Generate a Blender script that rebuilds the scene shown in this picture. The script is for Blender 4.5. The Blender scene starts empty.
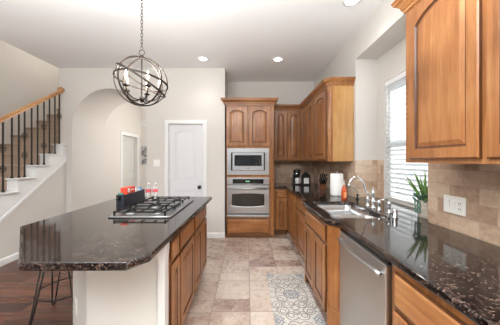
import bpy, bmesh, math, random
from mathutils import Vector, Matrix
random.seed(7)
C = bpy.context.scene.collection
SC = bpy.context.scene
PI = math.pi

# ------------------------------------------------------------------ camera
CAM_H = 1.39
cam = bpy.data.cameras.new('camera')
cam.sensor_width = 36.0
cam.lens = 36.0 * 235 / 500
cam.shift_x = 0.006
cam.shift_y = -0.005
cam.clip_start = 0.02
co = bpy.data.objects.new('camera', cam)
C.objects.link(co)
co.location = (0, 0, CAM_H)
co.rotation_euler = (PI / 2, 0, 0)
SC.camera = co

# ------------------------------------------------------------------ world, sun, big lights, exposure
w = bpy.data.worlds.new('sky')
SC.world = w
w.use_nodes = True
bg = w.node_tree.nodes['Background']
bg.inputs[0].default_value = (0.93, 0.97, 1.0, 1)
bg.inputs[1].default_value = 0.55


def lamp(name, typ, loc, rot, energy, color=(1, 1, 1), **kw):
    d = bpy.data.lights.new(name, typ)
    d.energy = energy
    d.color = color
    for k, v in kw.items():
        setattr(d, k, v)
    o = bpy.data.objects.new(name, d)
    o.location = loc
    o.rotation_euler = rot
    C.objects.link(o)
    return o


sun_dir = Vector((-0.62, -0.25, -0.75))
lamp('sun', 'SUN', (6, 4, 8), sun_dir.to_track_quat('-Z', 'Y').to_euler(), 13.0, (1, 0.97, 0.92), angle=0.02)
# unseen fill light added behind the camera to brighten the ceiling and the room
lamp('added_ceiling_uplight', 'AREA', (-0.8, -0.5, 1.9), (PI, 0, 0), 430, (0.93, 0.97, 1.0),
     shape='RECTANGLE', size=3.0, size_y=2.4)
lamp('added_hall_fill', 'POINT', (-1.25, 5.7, 1.9), (0, 0, 0), 75, (1, 0.97, 0.93), shadow_soft_size=0.4)  # fill light added to brighten hall and vault, no fixture there
lamp('added_stairwell_fill', 'POINT', (-3.85, 5.0, 4.6), (0, 0, 0), 42, (1, 0.98, 0.95), shadow_soft_size=0.2)  # fill light added to brighten the stairwell, no fixture there

SC.view_settings.view_transform = 'Standard'
SC.view_settings.look = 'None'
SC.view_settings.gamma = 1.0
SC.view_settings.exposure = 0.2
SC.view_settings.use_curve_mapping = False


# ------------------------------------------------------------------ node helper
class E:
    """a float socket with arithmetic that writes Math nodes"""
    def __init__(s, nt, k):
        s.nt, s.k = nt, k

    def m(s, op, *a):
        n = s.nt.nodes.new('ShaderNodeMath')
        n.operation = op
        for i, v in enumerate((s,) + a):
            if isinstance(v, E):
                s.nt.links.new(v.k, n.inputs[i])
            else:
                n.inputs[i].default_value = v
        return E(s.nt, n.outputs[0])

    def __add__(s, o): return s.m('ADD', o)
    def __sub__(s, o): return s.m('SUBTRACT', o)
    def __mul__(s, o): return s.m('MULTIPLY', o)
    def __truediv__(s, o): return s.m('DIVIDE', o)
    def floor(s): return s.m('FLOOR')
    def frac(s): return s.m('FRACT')
    def abs(s): return s.m('ABSOLUTE')
    def lt(s, o): return s.m('LESS_THAN', o)
    def gt(s, o): return s.m('GREATER_THAN', o)
    def mx(s, o): return s.m('MAXIMUM', o)
    def mn(s, o): return s.m('MINIMUM', o)
    def sqrt(s): return s.m('SQRT')


def srgb(r, g, b):
    f = lambda c: (c / 255 / 12.92) if c / 255 <= 0.04045 else ((c / 255 + 0.055) / 1.055) ** 2.4
    return (f(r), f(g), f(b), 1)


def new_mat(name, color=(0.8, 0.8, 0.8, 1), rough=0.5, metal=0.0, **kw):
    m = bpy.data.materials.new(name)
    m.use_nodes = True
    p = m.node_tree.nodes['Principled BSDF']
    p.inputs['Base Color'].default_value = color
    p.inputs['Roughness'].default_value = rough
    p.inputs['Metallic'].default_value = metal
    for k, v in kw.items():
        p.inputs[k.replace('_', ' ')].default_value = v
    return m, m.node_tree, p


def coords(nt, kind='Object'):
    tc = nt.nodes.new('ShaderNodeTexCoord')
    return tc.outputs[kind]


def xyz(nt, vec):
    s = nt.nodes.new('ShaderNodeSeparateXYZ')
    nt.links.new(vec, s.inputs[0])
    return [E(nt, s.outputs[i]) for i in range(3)]


def comb(nt, x, y, z):
    c = nt.nodes.new('ShaderNodeCombineXYZ')
    for i, v in enumerate((x, y, z)):
        if isinstance(v, E):
            nt.links.new(v.k, c.inputs[i])
        else:
            c.inputs[i].default_value = v
    return c.outputs[0]


def mapping(nt, vec, scale):
    mp = nt.nodes.new('ShaderNodeMapping')
    nt.links.new(vec, mp.inputs[0])
    mp.inputs['Scale'].default_value = scale
    return mp.outputs[0]


def noise(nt, vec, scale, detail=3, rough=0.55, dist=0.0):
    n = nt.nodes.new('ShaderNodeTexNoise')
    if vec is not None:
        nt.links.new(vec, n.inputs['Vector'])
    n.inputs['Scale'].default_value = scale
    n.inputs['Detail'].default_value = detail
    n.inputs['Roughness'].default_value = rough
    n.inputs['Distortion'].default_value = dist
    return E(nt, n.outputs[0])


def white(nt, vec):
    n = nt.nodes.new('ShaderNodeTexWhiteNoise')
    nt.links.new(vec, n.inputs['Vector'])
    return E(nt, n.outputs['Value'])


def ramp(nt, fac, stops):
    r = nt.nodes.new('ShaderNodeValToRGB')
    nt.links.new(fac.k, r.inputs[0])
    el = r.color_ramp.elements
    while len(el) < len(stops):
        el.new(0.5)
    for e, (p, c) in zip(el, stops):
        e.position = p
        e.color = c
    return r.outputs[0]


def mix(nt, fac, a, b, mode='MIX'):
    n = nt.nodes.new('ShaderNodeMix')
    n.data_type = 'RGBA'
    n.blend_type = mode
    if isinstance(fac, E):
        nt.links.new(fac.k, n.inputs[0])
    else:
        n.inputs[0].default_value = fac
    for i, v in ((6, a), (7, b)):
        if isinstance(v, tuple):
            n.inputs[i].default_value = v
        else:
            nt.links.new(v, n.inputs[i])
    return n.outputs[2]


def bump(nt, p, h, strength, dist=0.002):
    b = nt.nodes.new('ShaderNodeBump')
    b.inputs['Strength'].default_value = strength
    b.inputs['Distance'].default_value = dist
    nt.links.new(h.k, b.inputs['Height'])
    nt.links.new(b.outputs[0], p.inputs['Normal'])


# ------------------------------------------------------------------ materials
def paint(name, col, rough=0.6, b=0.08):
    m, nt, p = new_mat(name, col, rough)
    n = noise(nt, coords(nt), 90, 2)
    bump(nt, p, n, b, 0.002)
    v = noise(nt, coords(nt), 1.3, 2)
    c2 = tuple(x * 0.96 for x in col[:3]) + (1,)
    nt.links.new(mix(nt, v, col, c2), p.inputs['Base Color'])
    return m


def wood(name, dark, mid, light, axis='z', rough=0.32):
    m, nt, p = new_mat(name, mid, rough)
    sc = {'z': (14, 14, 1.1), 'x': (1.1, 14, 14), 'y': (14, 1.1, 14)}[axis]
    oc = coords(nt)
    oi = nt.nodes.new('ShaderNodeObjectInfo')
    va = nt.nodes.new('ShaderNodeVectorMath')
    va.operation = 'ADD'
    nt.links.new(oc, va.inputs[0])
    off = comb(nt, E(nt, oi.outputs['Random']) * 9.0, E(nt, oi.outputs['Random']) * 5.0, E(nt, oi.outputs['Random']) * 7.0)
    nt.links.new(off, va.inputs[1])
    v = mapping(nt, va.outputs[0], sc)
    a = noise(nt, v, 1.6, 4, 0.6, 0.8)
    f = noise(nt, v, 9.0, 2, 0.6, 0.2)
    blot = noise(nt, va.outputs[0], 3.0, 2)
    fac = a * 0.46 + f * 0.16 + blot * 0.40
    c = ramp(nt, fac, [(0.36, dark), (0.52, mid), (0.68, light)])
    tone = ramp(nt, E(nt, oi.outputs['Random']), [(0.0, (0.90, 0.90, 0.90, 1)), (1.0, (1, 1, 1, 1))])
    nt.links.new(mix(nt, 1.0, c, tone, 'MULTIPLY'), p.inputs['Base Color'])
    p.inputs['Coat Weight'].default_value = 0.25
    p.inputs['Coat Roughness'].default_value = 0.18
    bump(nt, p, f, 0.04, 0.001)
    return m


W_DK, W_MD, W_LT = srgb(118, 71, 34), srgb(155, 100, 54), srgb(180, 129, 79)
M = {}
M['wood'] = wood('honey_maple', W_DK, W_MD, W_LT, 'z')
M['wood_h'] = wood('honey_maple_across', W_DK, W_MD, W_LT, 'x')
M['glaze_and_shade'] = wood('maple_glaze_and_edge_shade', srgb(66, 36, 16), srgb(86, 48, 22), srgb(106, 62, 30), 'z', 0.4)  # real glaze in the grooves; on door edges it paints shade
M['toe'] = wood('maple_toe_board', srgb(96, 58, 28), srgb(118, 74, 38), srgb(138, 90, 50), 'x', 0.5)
M['endpanel'] = wood('pale_maple_veneer', srgb(172, 124, 70), srgb(192, 146, 90), srgb(208, 168, 114), 'z')
M['rail'] = wood('oak_handrail', srgb(160, 108, 60), srgb(190, 136, 82), srgb(208, 158, 104), 'y')
M['wall'] = paint('wall_paint', srgb(212, 207, 200))
M['ceiling'] = paint('ceiling_paint', srgb(240, 239, 238), 0.8, 0.2)
M['white'] = paint('white_trim', srgb(228, 228, 227), 0.35, 0.02)
M['island_white'] = paint('island_paint', srgb(214, 213, 207), 0.45, 0.05)
M['doorpaint'] = paint('white_door', srgb(220, 221, 223), 0.35, 0.02)
M['greydoor'] = paint('hall_door', srgb(206, 207, 200), 0.4, 0.02)
M['plastic'], _, _ = new_mat('white_plastic', srgb(236, 234, 228), 0.35)
M['slot'], _, _ = new_mat('dark_slot', srgb(60, 58, 54), 0.5)
M['black'], _, _ = new_mat('black_plastic', srgb(22, 22, 24), 0.35)
M['matte_black'], _, _ = new_mat('matte_black_iron', srgb(24, 23, 23), 0.55, 0.3)
M['iron'], nt, p = new_mat('bronze_iron', srgb(40, 32, 28), 0.5, 0.4)
nt.links.new(ramp(nt, noise(nt, coords(nt), 60, 3), [(0.3, srgb(28, 22, 19)), (0.75, srgb(58, 46, 38))]), p.inputs['Base Color'])
M['baluster'], _, _ = new_mat('baluster_iron', srgb(44, 38, 34), 0.5, 0.5)
M['chrome'], _, _ = new_mat('chrome', (0.74, 0.75, 0.77, 1), 0.08, 1.0)


def steel(name, col, axis, rough=0.3):
    m, nt, p = new_mat(name, col, rough, 1.0)
    sc = {'x': (1.5, 260, 260), 'z': (260, 260, 1.5)}[axis]
    n = noise(nt, mapping(nt, coords(nt), sc), 1.0, 2)
    bump(nt, p, n, 0.05, 0.0006)
    nt.links.new((n * 0.16 + (rough - 0.08)).k, p.inputs['Roughness'])
    return m


M['steel'] = steel('brushed_steel', (0.50, 0.51, 0.525, 1), 'x', 0.30)
M['steel_v'] = steel('brushed_steel_dishwasher', (0.56, 0.55, 0.535, 1), 'x', 0.36)
M['sinksteel'] = steel('sink_steel', (0.80, 0.81, 0.82, 1), 'x', 0.24)
M['dark_steel'], _, _ = new_mat('dark_steel_recess', (0.03, 0.03, 0.032, 1), 0.35, 0.5)
M['oven_glass'], _, _ = new_mat('dark_oven_glass', srgb(26, 27, 28), 0.06)
M['control_glass'], _, _ = new_mat('black_control_glass', srgb(14, 14, 16), 0.15)
M['digits'], nt, p = new_mat('clock_digits', srgb(120, 190, 150), 0.4)
p.inputs['Emission Color'].default_value = srgb(120, 200, 160)
p.inputs['Emission Strength'].default_value = 0.6

# granite
m, nt, p = new_mat('dark_granite', srgb(40, 35, 34), 0.07)
oc = coords(nt)
def cells(scale):
    vor = nt.nodes.new('ShaderNodeTexVoronoi')
    nt.links.new(oc, vor.inputs['Vector'])
    vor.inputs['Scale'].default_value = scale
    vor.inputs['Randomness'].default_value = 1.0
    sv = nt.nodes.new('ShaderNodeSeparateColor')
    nt.links.new(vor.outputs['Color'], sv.inputs[0])
    return E(nt, sv.outputs[0])
big = noise(nt, oc, 22, 3)
base = ramp(nt, cells(110) * 0.42 + cells(220) * 0.28 + big * 0.30, [(0.34, srgb(13, 12, 13)), (0.51, srgb(25, 23, 24)), (0.62, srgb(48, 40, 38)),
                                            (0.72, srgb(88, 68, 58)), (0.84, srgb(108, 94, 86))])
nt.links.new(base, p.inputs['Base Color'])
p.inputs['IOR'].default_value = 1.62
M['granite'] = m

# travertine backsplash: staggered bricks, drawn on whichever plane the face lies
m, nt, p = new_mat('travertine_tile', srgb(190, 165, 140), 0.5)
geo = nt.nodes.new('ShaderNodeNewGeometry')
px, py, pz = xyz(nt, geo.outputs['Position'])
nx, ny, nz = xyz(nt, geo.outputs['True Normal'])
onx = nx.abs().gt(0.5)
u = py * onx + px * (onx * -1.0 + 1.0)
rw = ((pz - 0.914) / 0.1025)
row = rw.floor()
uu = u / 0.205 + row.m('MODULO', 2.0) * 0.5 + 0.13
cid = uu.floor()
fu, fv = uu.frac(), rw.frac()
eu = (fu - 0.5).abs() * -1.0 + 0.5
ev = (fv - 0.5).abs() * -1.0 + 0.5
grout = (eu * 0.205).mn(ev * 0.1025).lt(0.0022)
rnd = white(nt, comb(nt, cid, row, onx))
pos = geo.outputs['Position']
mott = noise(nt, pos, 26, 4, 0.65, 0.6)
vein = noise(nt, mapping(nt, pos, (1, 1, 3)), 9, 3)
tc1 = ramp(nt, rnd * 0.36 + mott * 0.44 + vein * 0.20, [(0.30, srgb(166, 136, 114)), (0.44, srgb(190, 162, 138)),
                                                        (0.56, srgb(202, 177, 153)), (0.72, srgb(216, 198, 176))])
nt.links.new(mix(nt, grout, tc1, srgb(178, 158, 138)), p.inputs['Base Color'])
bump(nt, p, mott * 0.3 - grout * 1.0, 0.35, 0.002)
M['tile'] = m

# floor tile: columns of alternating squares and half-height rectangles
m, nt, p = new_mat('stone_floor_tile', srgb(196, 170, 150), 0.22)
geo = nt.nodes.new('ShaderNodeNewGeometry')
px, py, pz = xyz(nt, geo.outputs['Position'])
PW, PH = 0.352, 0.545
uu = (px + 0.325) / PW
col = uu.floor()
odd = col.m('MODULO', 2.0).abs()
vv = (py - 2.345) / PH + odd * 0.345 + (col * 0.5).floor() * 0.31
row = vv.floor()
fv = vv.frac()
SPL = 0.652
small = fv.gt(SPL)
h = fv * PH
eu = ((uu.frac() - 0.5).abs() * -1.0 + 0.5) * PW
ev1 = h.mn((h * -1.0) + SPL * PH)
ev2 = (h - SPL * PH).mn((h * -1.0) + PH)
ev = ev1 * (small * -1.0 + 1.0) + ev2 * small
g = eu.mn(ev).lt(0.0042)
rid = white(nt, comb(nt, col, row, small))
rid2 = white(nt, comb(nt, row, small, col))
jit = comb(nt, px + rid * 7.0, py + rid2 * 5.0, rid * 3.0)
cl = noise(nt, jit, 1.6, 2.5, 0.45, 1.4)
fine = noise(nt, jit, 16, 4, 0.6, 0.5)
vv2 = noise(nt, jit, 1.7, 2, 0.4, 2.0)
vein = (vv2 - 0.5).abs().lt(0.012)
fac = cl * 0.64 + fine * 0.10 + rid * 0.26 - small * 0.07
c = ramp(nt, fac, [(0.24, srgb(134, 108, 97)), (0.37, srgb(166, 143, 129)), (0.48, srgb(188, 170, 155)),
                   (0.60, srgb(198, 183, 169)), (0.76, srgb(208, 197, 185))])
c = mix(nt, vein * 0.25, c, srgb(226, 214, 202))
nt.links.new(mix(nt, g, c, srgb(142, 128, 117)), p.inputs['Base Color'])
nt.links.new((g * 0.4 + fine * 0.12 + 0.22).k, p.inputs['Roughness'])
bump(nt, p, fine * 0.2 - g * 1.0, 0.25, 0.002)
M['floortile'] = m

# dark hardwood
m, nt, p = new_mat('dark_hardwood', srgb(92, 52, 36), 0.25)
geo = nt.nodes.new('ShaderNodeNewGeometry')
px, py, pz = xyz(nt, geo.outputs['Position'])
r = py / 0.127
rr = r.floor()
off = white(nt, comb(nt, rr, 3.0, 1.0))
q = px / 1.1 + off * 3.0
qq = q.floor()
rid = white(nt, comb(nt, rr, qq, 0.0))
gr = noise(nt, comb(nt, px * 1.6 + rid * 9.0, py * 22.0, rid * 4.0), 1.6, 4, 0.6, 0.6)
c = ramp(nt, gr * 0.6 + rid * 0.4, [(0.25, srgb(56, 32, 24)), (0.5, srgb(84, 49, 36)), (0.75, srgb(114, 72, 53))])
gap = ((r.frac() - 0.5).abs()).gt(0.485)
gap = gap.mx((q.frac()).lt(0.004))
nt.links.new(mix(nt, gap, c, srgb(36, 20, 14)), p.inputs['Base Color'])
bump(nt, p, gr * 0.3 - gap * 1.0, 0.2, 0.002)
M['hardwood'] = m

# carpet
m, nt, p = new_mat('taupe_carpet', srgb(150, 128, 108), 0.95)
n = noise(nt, coords(nt), 220, 2)
nt.links.new(ramp(nt, n, [(0.3, srgb(152, 132, 116)), (0.7, srgb(192, 170, 150))]), p.inputs['Base Color'])
bump(nt, p, n, 0.6, 0.006)
M['carpet'] = m


# ------------------------------------------------------------------ mesh helper
class MB:
    def __init__(s):
        s.bm = bmesh.new()

    def _mi(s, faces, mi):
        for f in faces:
            f.material_index = mi

    def box(s, x0, x1, y0, y1, z0, z1, mi=0):
        v = [s.bm.verts.new(p) for p in ((x0, y0, z0), (x1, y0, z0), (x1, y1, z0), (x0, y1, z0),
                                         (x0, y0, z1), (x1, y0, z1), (x1, y1, z1), (x0, y1, z1))]
        fs = [s.bm.faces.new([v[i] for i in q]) for q in
              ((3, 2, 1, 0), (4, 5, 6, 7), (0, 1, 5, 4), (1, 2, 6, 5), (2, 3, 7, 6), (3, 0, 4, 7))]
        s._mi(fs, mi)
        return s

    def prism(s, poly, a, b, holes=(), plane='xy', mi=0):
        """polygon with holes, extruded from a to b along the plane's normal"""
        def P(p, t):
            return {'xy': (p[0], p[1], t), 'xz': (p[0], t, p[1]), 'yz': (t, p[0], p[1])}[plane]
        edges, loops = [], []
        t = bmesh.new()
        for lp in (poly,) + tuple(holes):
            vs = [t.verts.new(P(p, a)) for p in lp]
            for i in range(len(vs)):
                edges.append(t.edges.new((vs[i], vs[(i + 1) % len(vs)])))
        bmesh.ops.triangle_fill(t, use_beauty=True, use_dissolve=False, edges=edges)
        fs = t.faces[:]
        r = bmesh.ops.extrude_face_region(t, geom=fs)
        nv = [g for g in r['geom'] if isinstance(g, bmesh.types.BMVert)]
        d = {'xy': (0, 0, b - a), 'xz': (0, b - a, 0), 'yz': (b - a, 0, 0)}[plane]
        bmesh.ops.translate(t, verts=nv, vec=d)
        bmesh.ops.recalc_face_normals(t, faces=t.faces)
        s.merge(t, mi)
        return s

    def merge(s, t, mi=None):
        if mi is not None:
            for f in t.faces:
                f.material_index = mi
        me = bpy.data.meshes.new('tmp')
        t.to_mesh(me)
        t.free()
        s.bm.from_mesh(me)
        bpy.data.meshes.remove(me)

    def lathe(s, prof, c=(0, 0, 0), seg=24, axis='z', mi=0, caps=True):
        t = bmesh.new()
        rings = []
        for r, h in prof:
            ring = []
            for i in range(seg):
                a = 2 * PI * i / seg
                x, y = r * math.cos(a), r * math.sin(a)
                p = {'z': (x, y, h), 'x': (h, x, y), 'y': (x, h, y)}[axis]
                ring.append(t.verts.new((p[0] + c[0], p[1] + c[1], p[2] + c[2])))
            rings.append(ring)
        for a, b in zip(rings, rings[1:]):
            for i in range(seg):
                j = (i + 1) % seg
                t.faces.new((a[i], a[j], b[j], b[i]))
        if caps:
            t.faces.new(rings[0][::-1])
            t.faces.new(rings[-1])
        bmesh.ops.remove_doubles(t, verts=t.verts, dist=1e-6)
        bmesh.ops.recalc_face_normals(t, faces=t.faces)
        for f in t.faces:
            f.smooth = True
        s.merge(t, mi)
        return s

    def tube(s, pts, r, seg=8, closed=False, mi=0, radii=None, flat=None):
        """round (or flat = (width, thickness) oval) rod along points"""
        pts = [Vector(p) for p in pts]
        n = len(pts)
        t = bmesh.new()
        rings = []
        up = None
        for i, p in enumerate(pts):
            if closed:
                d = (pts[(i + 1) % n] - pts[i - 1]).normalized()
            else:
                d = (pts[min(i + 1, n - 1)] - pts[max(i - 1, 0)]).normalized()
            if up is None:
                up = Vector((0, 0, 1)) if abs(d.z) < 0.9 else Vector((1, 0, 0))
            sx = d.cross(up).normalized()
            up = sx.cross(d).normalized()
            rad = radii[i] if radii else r
            ring = []
            for k in range(seg):
                a = 2 * PI * k / seg
                ring.append(t.verts.new(p + (sx * math.cos(a) + up * math.sin(a)) * rad))
            rings.append(ring)
        m_ = n if closed else n - 1
        for i in range(m_):
            a, b = rings[i], rings[(i + 1) % n]
            for k in range(seg):
                j = (k + 1) % seg
                t.faces.new((a[k], a[j], b[j], b[k]))
        if not closed:
            t.faces.new(rings[0][::-1])
            t.faces.new(rings[-1])
        bmesh.ops.recalc_face_normals(t, faces=t.faces)
        for f in t.faces:
            f.smooth = True
        s.merge(t, mi)
        return s

    def sphere(s, c, r, scale=(1, 1, 1), mi=0, u=14, v=10):
        t = bmesh.new()
        bmesh.ops.create_uvsphere(t, u_segments=u, v_segments=v, radius=r)
        bmesh.ops.scale(t, vec=scale, verts=t.verts)
        bmesh.ops.translate(t, vec=c, verts=t.verts)
        for f in t.faces:
            f.smooth = True
        s.merge(t, mi)
        return s

    def sweep(s, path, prof, mi=0, side=1):
        """profile (out, z) carried along a plan path with mitred corners; out is to the right of travel"""
        t = bmesh.new()
        P = [Vector(p) for p in path]
        n = len(P)
        rows = []
        for i in range(n):
            ds = []
            if i > 0:
                ds.append((P[i] - P[i - 1]).normalized())
            if i < n - 1:
                ds.append((P[i + 1] - P[i]).normalized())
            ns = [Vector((d.y, -d.x)) * side for d in ds]
            nn = sum(ns, Vector((0, 0))).normalized()
            k = 1 / max(0.3, nn.dot(ns[0]))
            rows.append([t.verts.new((P[i].x + nn.x * o * k, P[i].y + nn.y * o * k, z)) for o, z in prof])
        for a, b in zip(rows, rows[1:]):
            for k in range(len(prof)):
                j = (k + 1) % len(prof)
                t.faces.new((a[k], a[j], b[j], b[k]))
        t.faces.new(rows[0])
        t.faces.new(rows[-1][::-1])
        bmesh.ops.recalc_face_normals(t, faces=t.faces)
        s.merge(t, mi)
        return s

    def loops(s, loops, mis, cap_mi=0):
        """bridge successive loops of equal length, cap first and last"""
        t = bmesh.new()
        R = [[t.verts.new(p) for p in lp] for lp in loops]
        n = len(R[0])
        for k, (a, b) in enumerate(zip(R, R[1:])):
            for i in range(n):
                j = (i + 1) % n
                f = t.faces.new((a[i], a[j], b[j], b[i]))
                f.material_index = mis[k]
        f = t.faces.new(R[0][::-1]); f.material_index = cap_mi
        f = t.faces.new(R[-1]); f.material_index = cap_mi
        bmesh.ops.recalc_face_normals(t, faces=t.faces)
        s.merge(t)
        return s

    def build(s, name, mats, parent=None, bevel=0.0, seg=2, loc=None):
        me = bpy.data.meshes.new(name)
        s.bm.to_mesh(me)
        s.bm.free()
        for m_ in (mats if isinstance(mats, (list, tuple)) else [mats]):
            me.materials.append(m_)
        o = bpy.data.objects.new(name, me)
        C.objects.link(o)
        if parent is not None:
            o.parent = parent
        if loc:
            o.location = loc
        if bevel:
            b = o.modifiers.new('edge', 'BEVEL')
            b.width = bevel
            b.segments = seg
            b.limit_method = 'ANGLE'
            b.angle_limit = math.radians(40)
        return o


def tag(o, label, cat, group=None):
    o['label'] = label
    o['category'] = cat
    if group:
        o['group'] = group
    return o


def thing(name, label, cat, loc=(0, 0, 0), rz=0, group=None):
    o = bpy.data.objects.new(name, None)
    o.empty_display_size = 0.05
    o.location = loc
    o.rotation_euler = (0, 0, rz)
    C.objects.link(o)
    return tag(o, label, cat, group)


def struct(o, label=None):
    o['kind'] = 'structure'
    if label:
        o['label'] = label
    return o


def arc(cx, cz, r, a0, a1, n):
    return [(cx + r * math.cos(a0 + (a1 - a0) * i / n), cz + r * math.sin(a0 + (a1 - a0) * i / n)) for i in range(n + 1)]


# ================================================================== SETTING
CEIL = 3.03
WX = 1.40            # right wall plane
RX = 1.684           # window wall plane, set back
R0, R1 = 1.80, 3.03  # recess along the right wall
BY = 4.92            # back wall
DY = 4.20            # pantry wall plane
LX = -3.36           # left end of the pantry wall
ARX0, ARX1 = -3.13, -1.79

struct(MB().box(-1.2, 1.9, -5.0, 5.1, -0.1, 0).build('floor_tile', M['floortile']))
struct(MB().box(-4.5, -1.2, -5.0, 7.2, -0.1, 0).box(-1.2, -0.4, 5.1, 7.2, -0.1, 0).build('floor', M['hardwood']))
struct(MB().box(LX, 1.9, -5.0, 7.1, CEIL, CEIL + 0.15).build('ceiling', M['ceiling']))

# right wall with the window recess
b = MB()
b.box(WX, 1.9, -5.0, R0, 0, CEIL)
b.box(WX, 1.9, R1, 5.1, 0, CEIL)
b.box(WX, RX + 0.12, R0, R1, 2.69, CEIL)
b.box(WX, RX + 0.12, R0, R1, 0, 0.86)
WY0, WY1, WZ0, WZ1 = 1.93, 2.885, 0.93, 2.345
b.prism([(R0, 0.86), (R1, 0.86), (R1, 2.69), (R0, 2.69)], RX, RX + 0.12,
        holes=[[(WY0, WZ0), (WY1, WZ0), (WY1, WZ1), (WY0, WZ1)]], plane='yz')
struct(b.build('wall_right', M['wall']))
struct(MB().box(-0.395, WX, BY, BY + 0.15, 0, CEIL).build('wall_back', M['wall']))

# wall with the arch: one thick block with a barrel opening
ar = (ARX1 - ARX0) / 2
ac = (ARX1 + ARX0) / 2
asz = 2.0
poly = [(LX, 0), (ARX0, 0)] + [(x, z) for x, z in arc(ac, asz, ar, PI, 0, 28)] + [(ARX1, 0), (-1.475, 0), (-1.475, CEIL), (LX, CEIL)]
struct(MB().prism(poly, DY, 5.15, plane='xz').build('wall_arch', M['wall']))
# pantry wall with its door opening, and its return beside the oven cabinet
DX0, DX1, DZ = -1.402, -0.788, 2.035
poly = [(-1.475, 0), (DX0, 0), (DX0, DZ), (DX1, DZ), (DX1, 0), (-0.395, 0), (-0.395, CEIL), (-1.475, CEIL)]
b = MB().prism(poly, DY, DY + 0.12, plane='xz')
struct(b.build('wall_pantry', M['wall']))
struct(MB().box(-0.515, -0.395, DY + 0.12, BY + 0.15, 0, CEIL).build('wall_return', M['wall']))
# hall beyond the arch
HY = 6.95
poly = [(5.15, 0), (5.885, 0), (5.885, 2.03), (6.70, 2.03), (6.70, 0), (HY, 0), (HY, CEIL), (5.15, CEIL)]
struct(MB().prism(poly, ARX0 - 0.12, ARX0, plane='yz').build('wall_hall', M['wall']))
struct(MB().box(LX, -0.4, HY, HY + 0.12, 0, CEIL).build('wall_hall_end', M['wall']))
# stairwell
struct(MB().box(-4.5, -4.38, -5.0, 7.2, 0, 5.6).build('wall_stairwell', M['wall']))
struct(MB().box(-4.38, LX, 7.0, 7.1, 0, 5.6).build('wall_stairwell_end', M['wall']))
b = MB().box(LX, LX + 0.12, -5.0, 7.0, CEIL + 0.15, 5.6)
b.box(LX, LX + 0.11, 5.15, 7.0, 0, CEIL)
struct(b.build('wall_upper_landing', M['wall']))
struct(MB().box(-4.5, LX + 0.12, -5.0, 7.2, 5.6, 5.7).build('ceiling_stairwell', M['ceiling']))

# living room end of the space, with two tall window openings
struct(MB().prism([(-4.5, 0), (1.9, 0), (1.9, 5.6), (-4.5, 5.6)], -5.1, -5.0, plane='xz',
                  holes=[[(-3.6, 0.5), (-1.9, 0.5), (-1.9, 2.6), (-3.6, 2.6)], [(-1.2, 0.5), (0.5, 0.5), (0.5, 2.6), (-1.2, 2.6)]]).build('wall_front', M['wall']))
# baseboards
BB = [(0, 0), (0.016, 0), (0.016, 0.075), (0.010, 0.088), (0.0, 0.092)]
struct(MB().sweep([(-0.715, DY), (-0.40, DY)], BB).build('baseboard_pantry', M['white']))
struct(MB().sweep([(ARX1, DY), (-1.475, DY)], BB).build('baseboard_arch', M['white']))

# backsplash tile
b = MB()
T = 0.008
b.box(WX - T, WX, 0.2, R0, 0.914, 1.372)
b.box(WX - T, WX, R1, BY, 0.914, 1.372)
b.box(0.485, WX - T, BY - T, BY, 0.914, 1.372)
b.box(WX - T, RX, R1 - T, R1, 0.914, 1.39)
b.box(WX - T, RX, R0, R0 + T, 0.914, 1.39)
b.box(RX - T, RX, WY1 + 0.001, R1 - T, 0.914, 1.39)
b.box(RX - T, RX, R0 + T, WY0 - 0.001, 0.914, 1.39)
struct(b.build('wall_tile_backsplash', M['tile']))

# pantry door: casing, slab with an arched upper panel and a lower panel, knob
CAS = 0.068
b = MB()
for i_, y0_, y1_ in ((0.0, DY - 0.016, DY), (0.014, DY - 0.022, DY - 0.0155)):
    xa_, xb_, zt_ = DX0 - CAS + i_, DX1 + CAS + 0.012 - i_, DZ + CAS - i_
    b.prism([(xa_, 0), (DX0 + 0.004 - i_ * 0.6, 0), (DX0 + 0.004 - i_ * 0.6, DZ - 0.004 + i_ * 0.6), (DX1 - 0.004 + i_ * 0.6, DZ - 0.004 + i_ * 0.6),
             (DX1 - 0.004 + i_ * 0.6, 0), (xb_, 0), (xb_, zt_), (xa_, zt_)], y0_, y1_, plane='xz')
struct(b.build('trim_1', M['white'], bevel=0.003))


def panel_outline(x0, x1, z0, z1, rise, ins, n=12):
    """closed outline, starting bottom left; the top is an arch of the given rise between small shoulders"""
    x0, x1, z0, z1 = x0 + ins, x1 - ins, z0 + ins, z1 - ins
    pts = [(x0, z0), (x1, z0)]
    if rise <= 0:
        for i in range(n + 1):
            pts.append((x1 + (x0 - x1) * i / n, z1))
        return pts
    for i in range(n + 1):
        t = i / n
        pts.append((x1 + (x0 - x1) * t, z1 - rise + rise * math.sin(PI * t) ** 0.75))
    return pts


def raised_door(x0, x1, z0, z1, th=0.021, stile=0.058, rise=0.0, y0=0.0, raise_panel=True):
    """face frame door facing -y with routed groove and raised field; materials: 0 wood, 1 glaze"""
    n = 12
    L = []
    def lp(o, y):
        return [(p[0], y, p[1]) for p in o]
    L.append(lp(panel_outline(x0, x1, z0, z1, 0, 0, n), y0))
    L.append(lp(panel_outline(x0, x1, z0, z1, 0, 0, n), y0 - th + 0.006))
    L.append(lp(panel_outline(x0, x1, z0, z1, 0, 0.006, n), y0 - th))
    s_ = stile
    def op(i):
        return panel_outline(x0 + s_, x1 - s_, z0 + s_, z1 - s_, rise, i, n)
    L.append(lp(op(0), y0 - th))
    L.append(lp(op(0.006), y0 - th + 0.008))
    L.append(lp(op(0.014), y0 - th + 0.009))
    L.append(lp(op(0.038), y0 - th + 0.001))
    b_ = MB()
    b_.loops(L, [1, 0, 0, 1, 1, 0], 0)  # dark outer edge faces paint the shadow around the overlay door
    return b_


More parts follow.
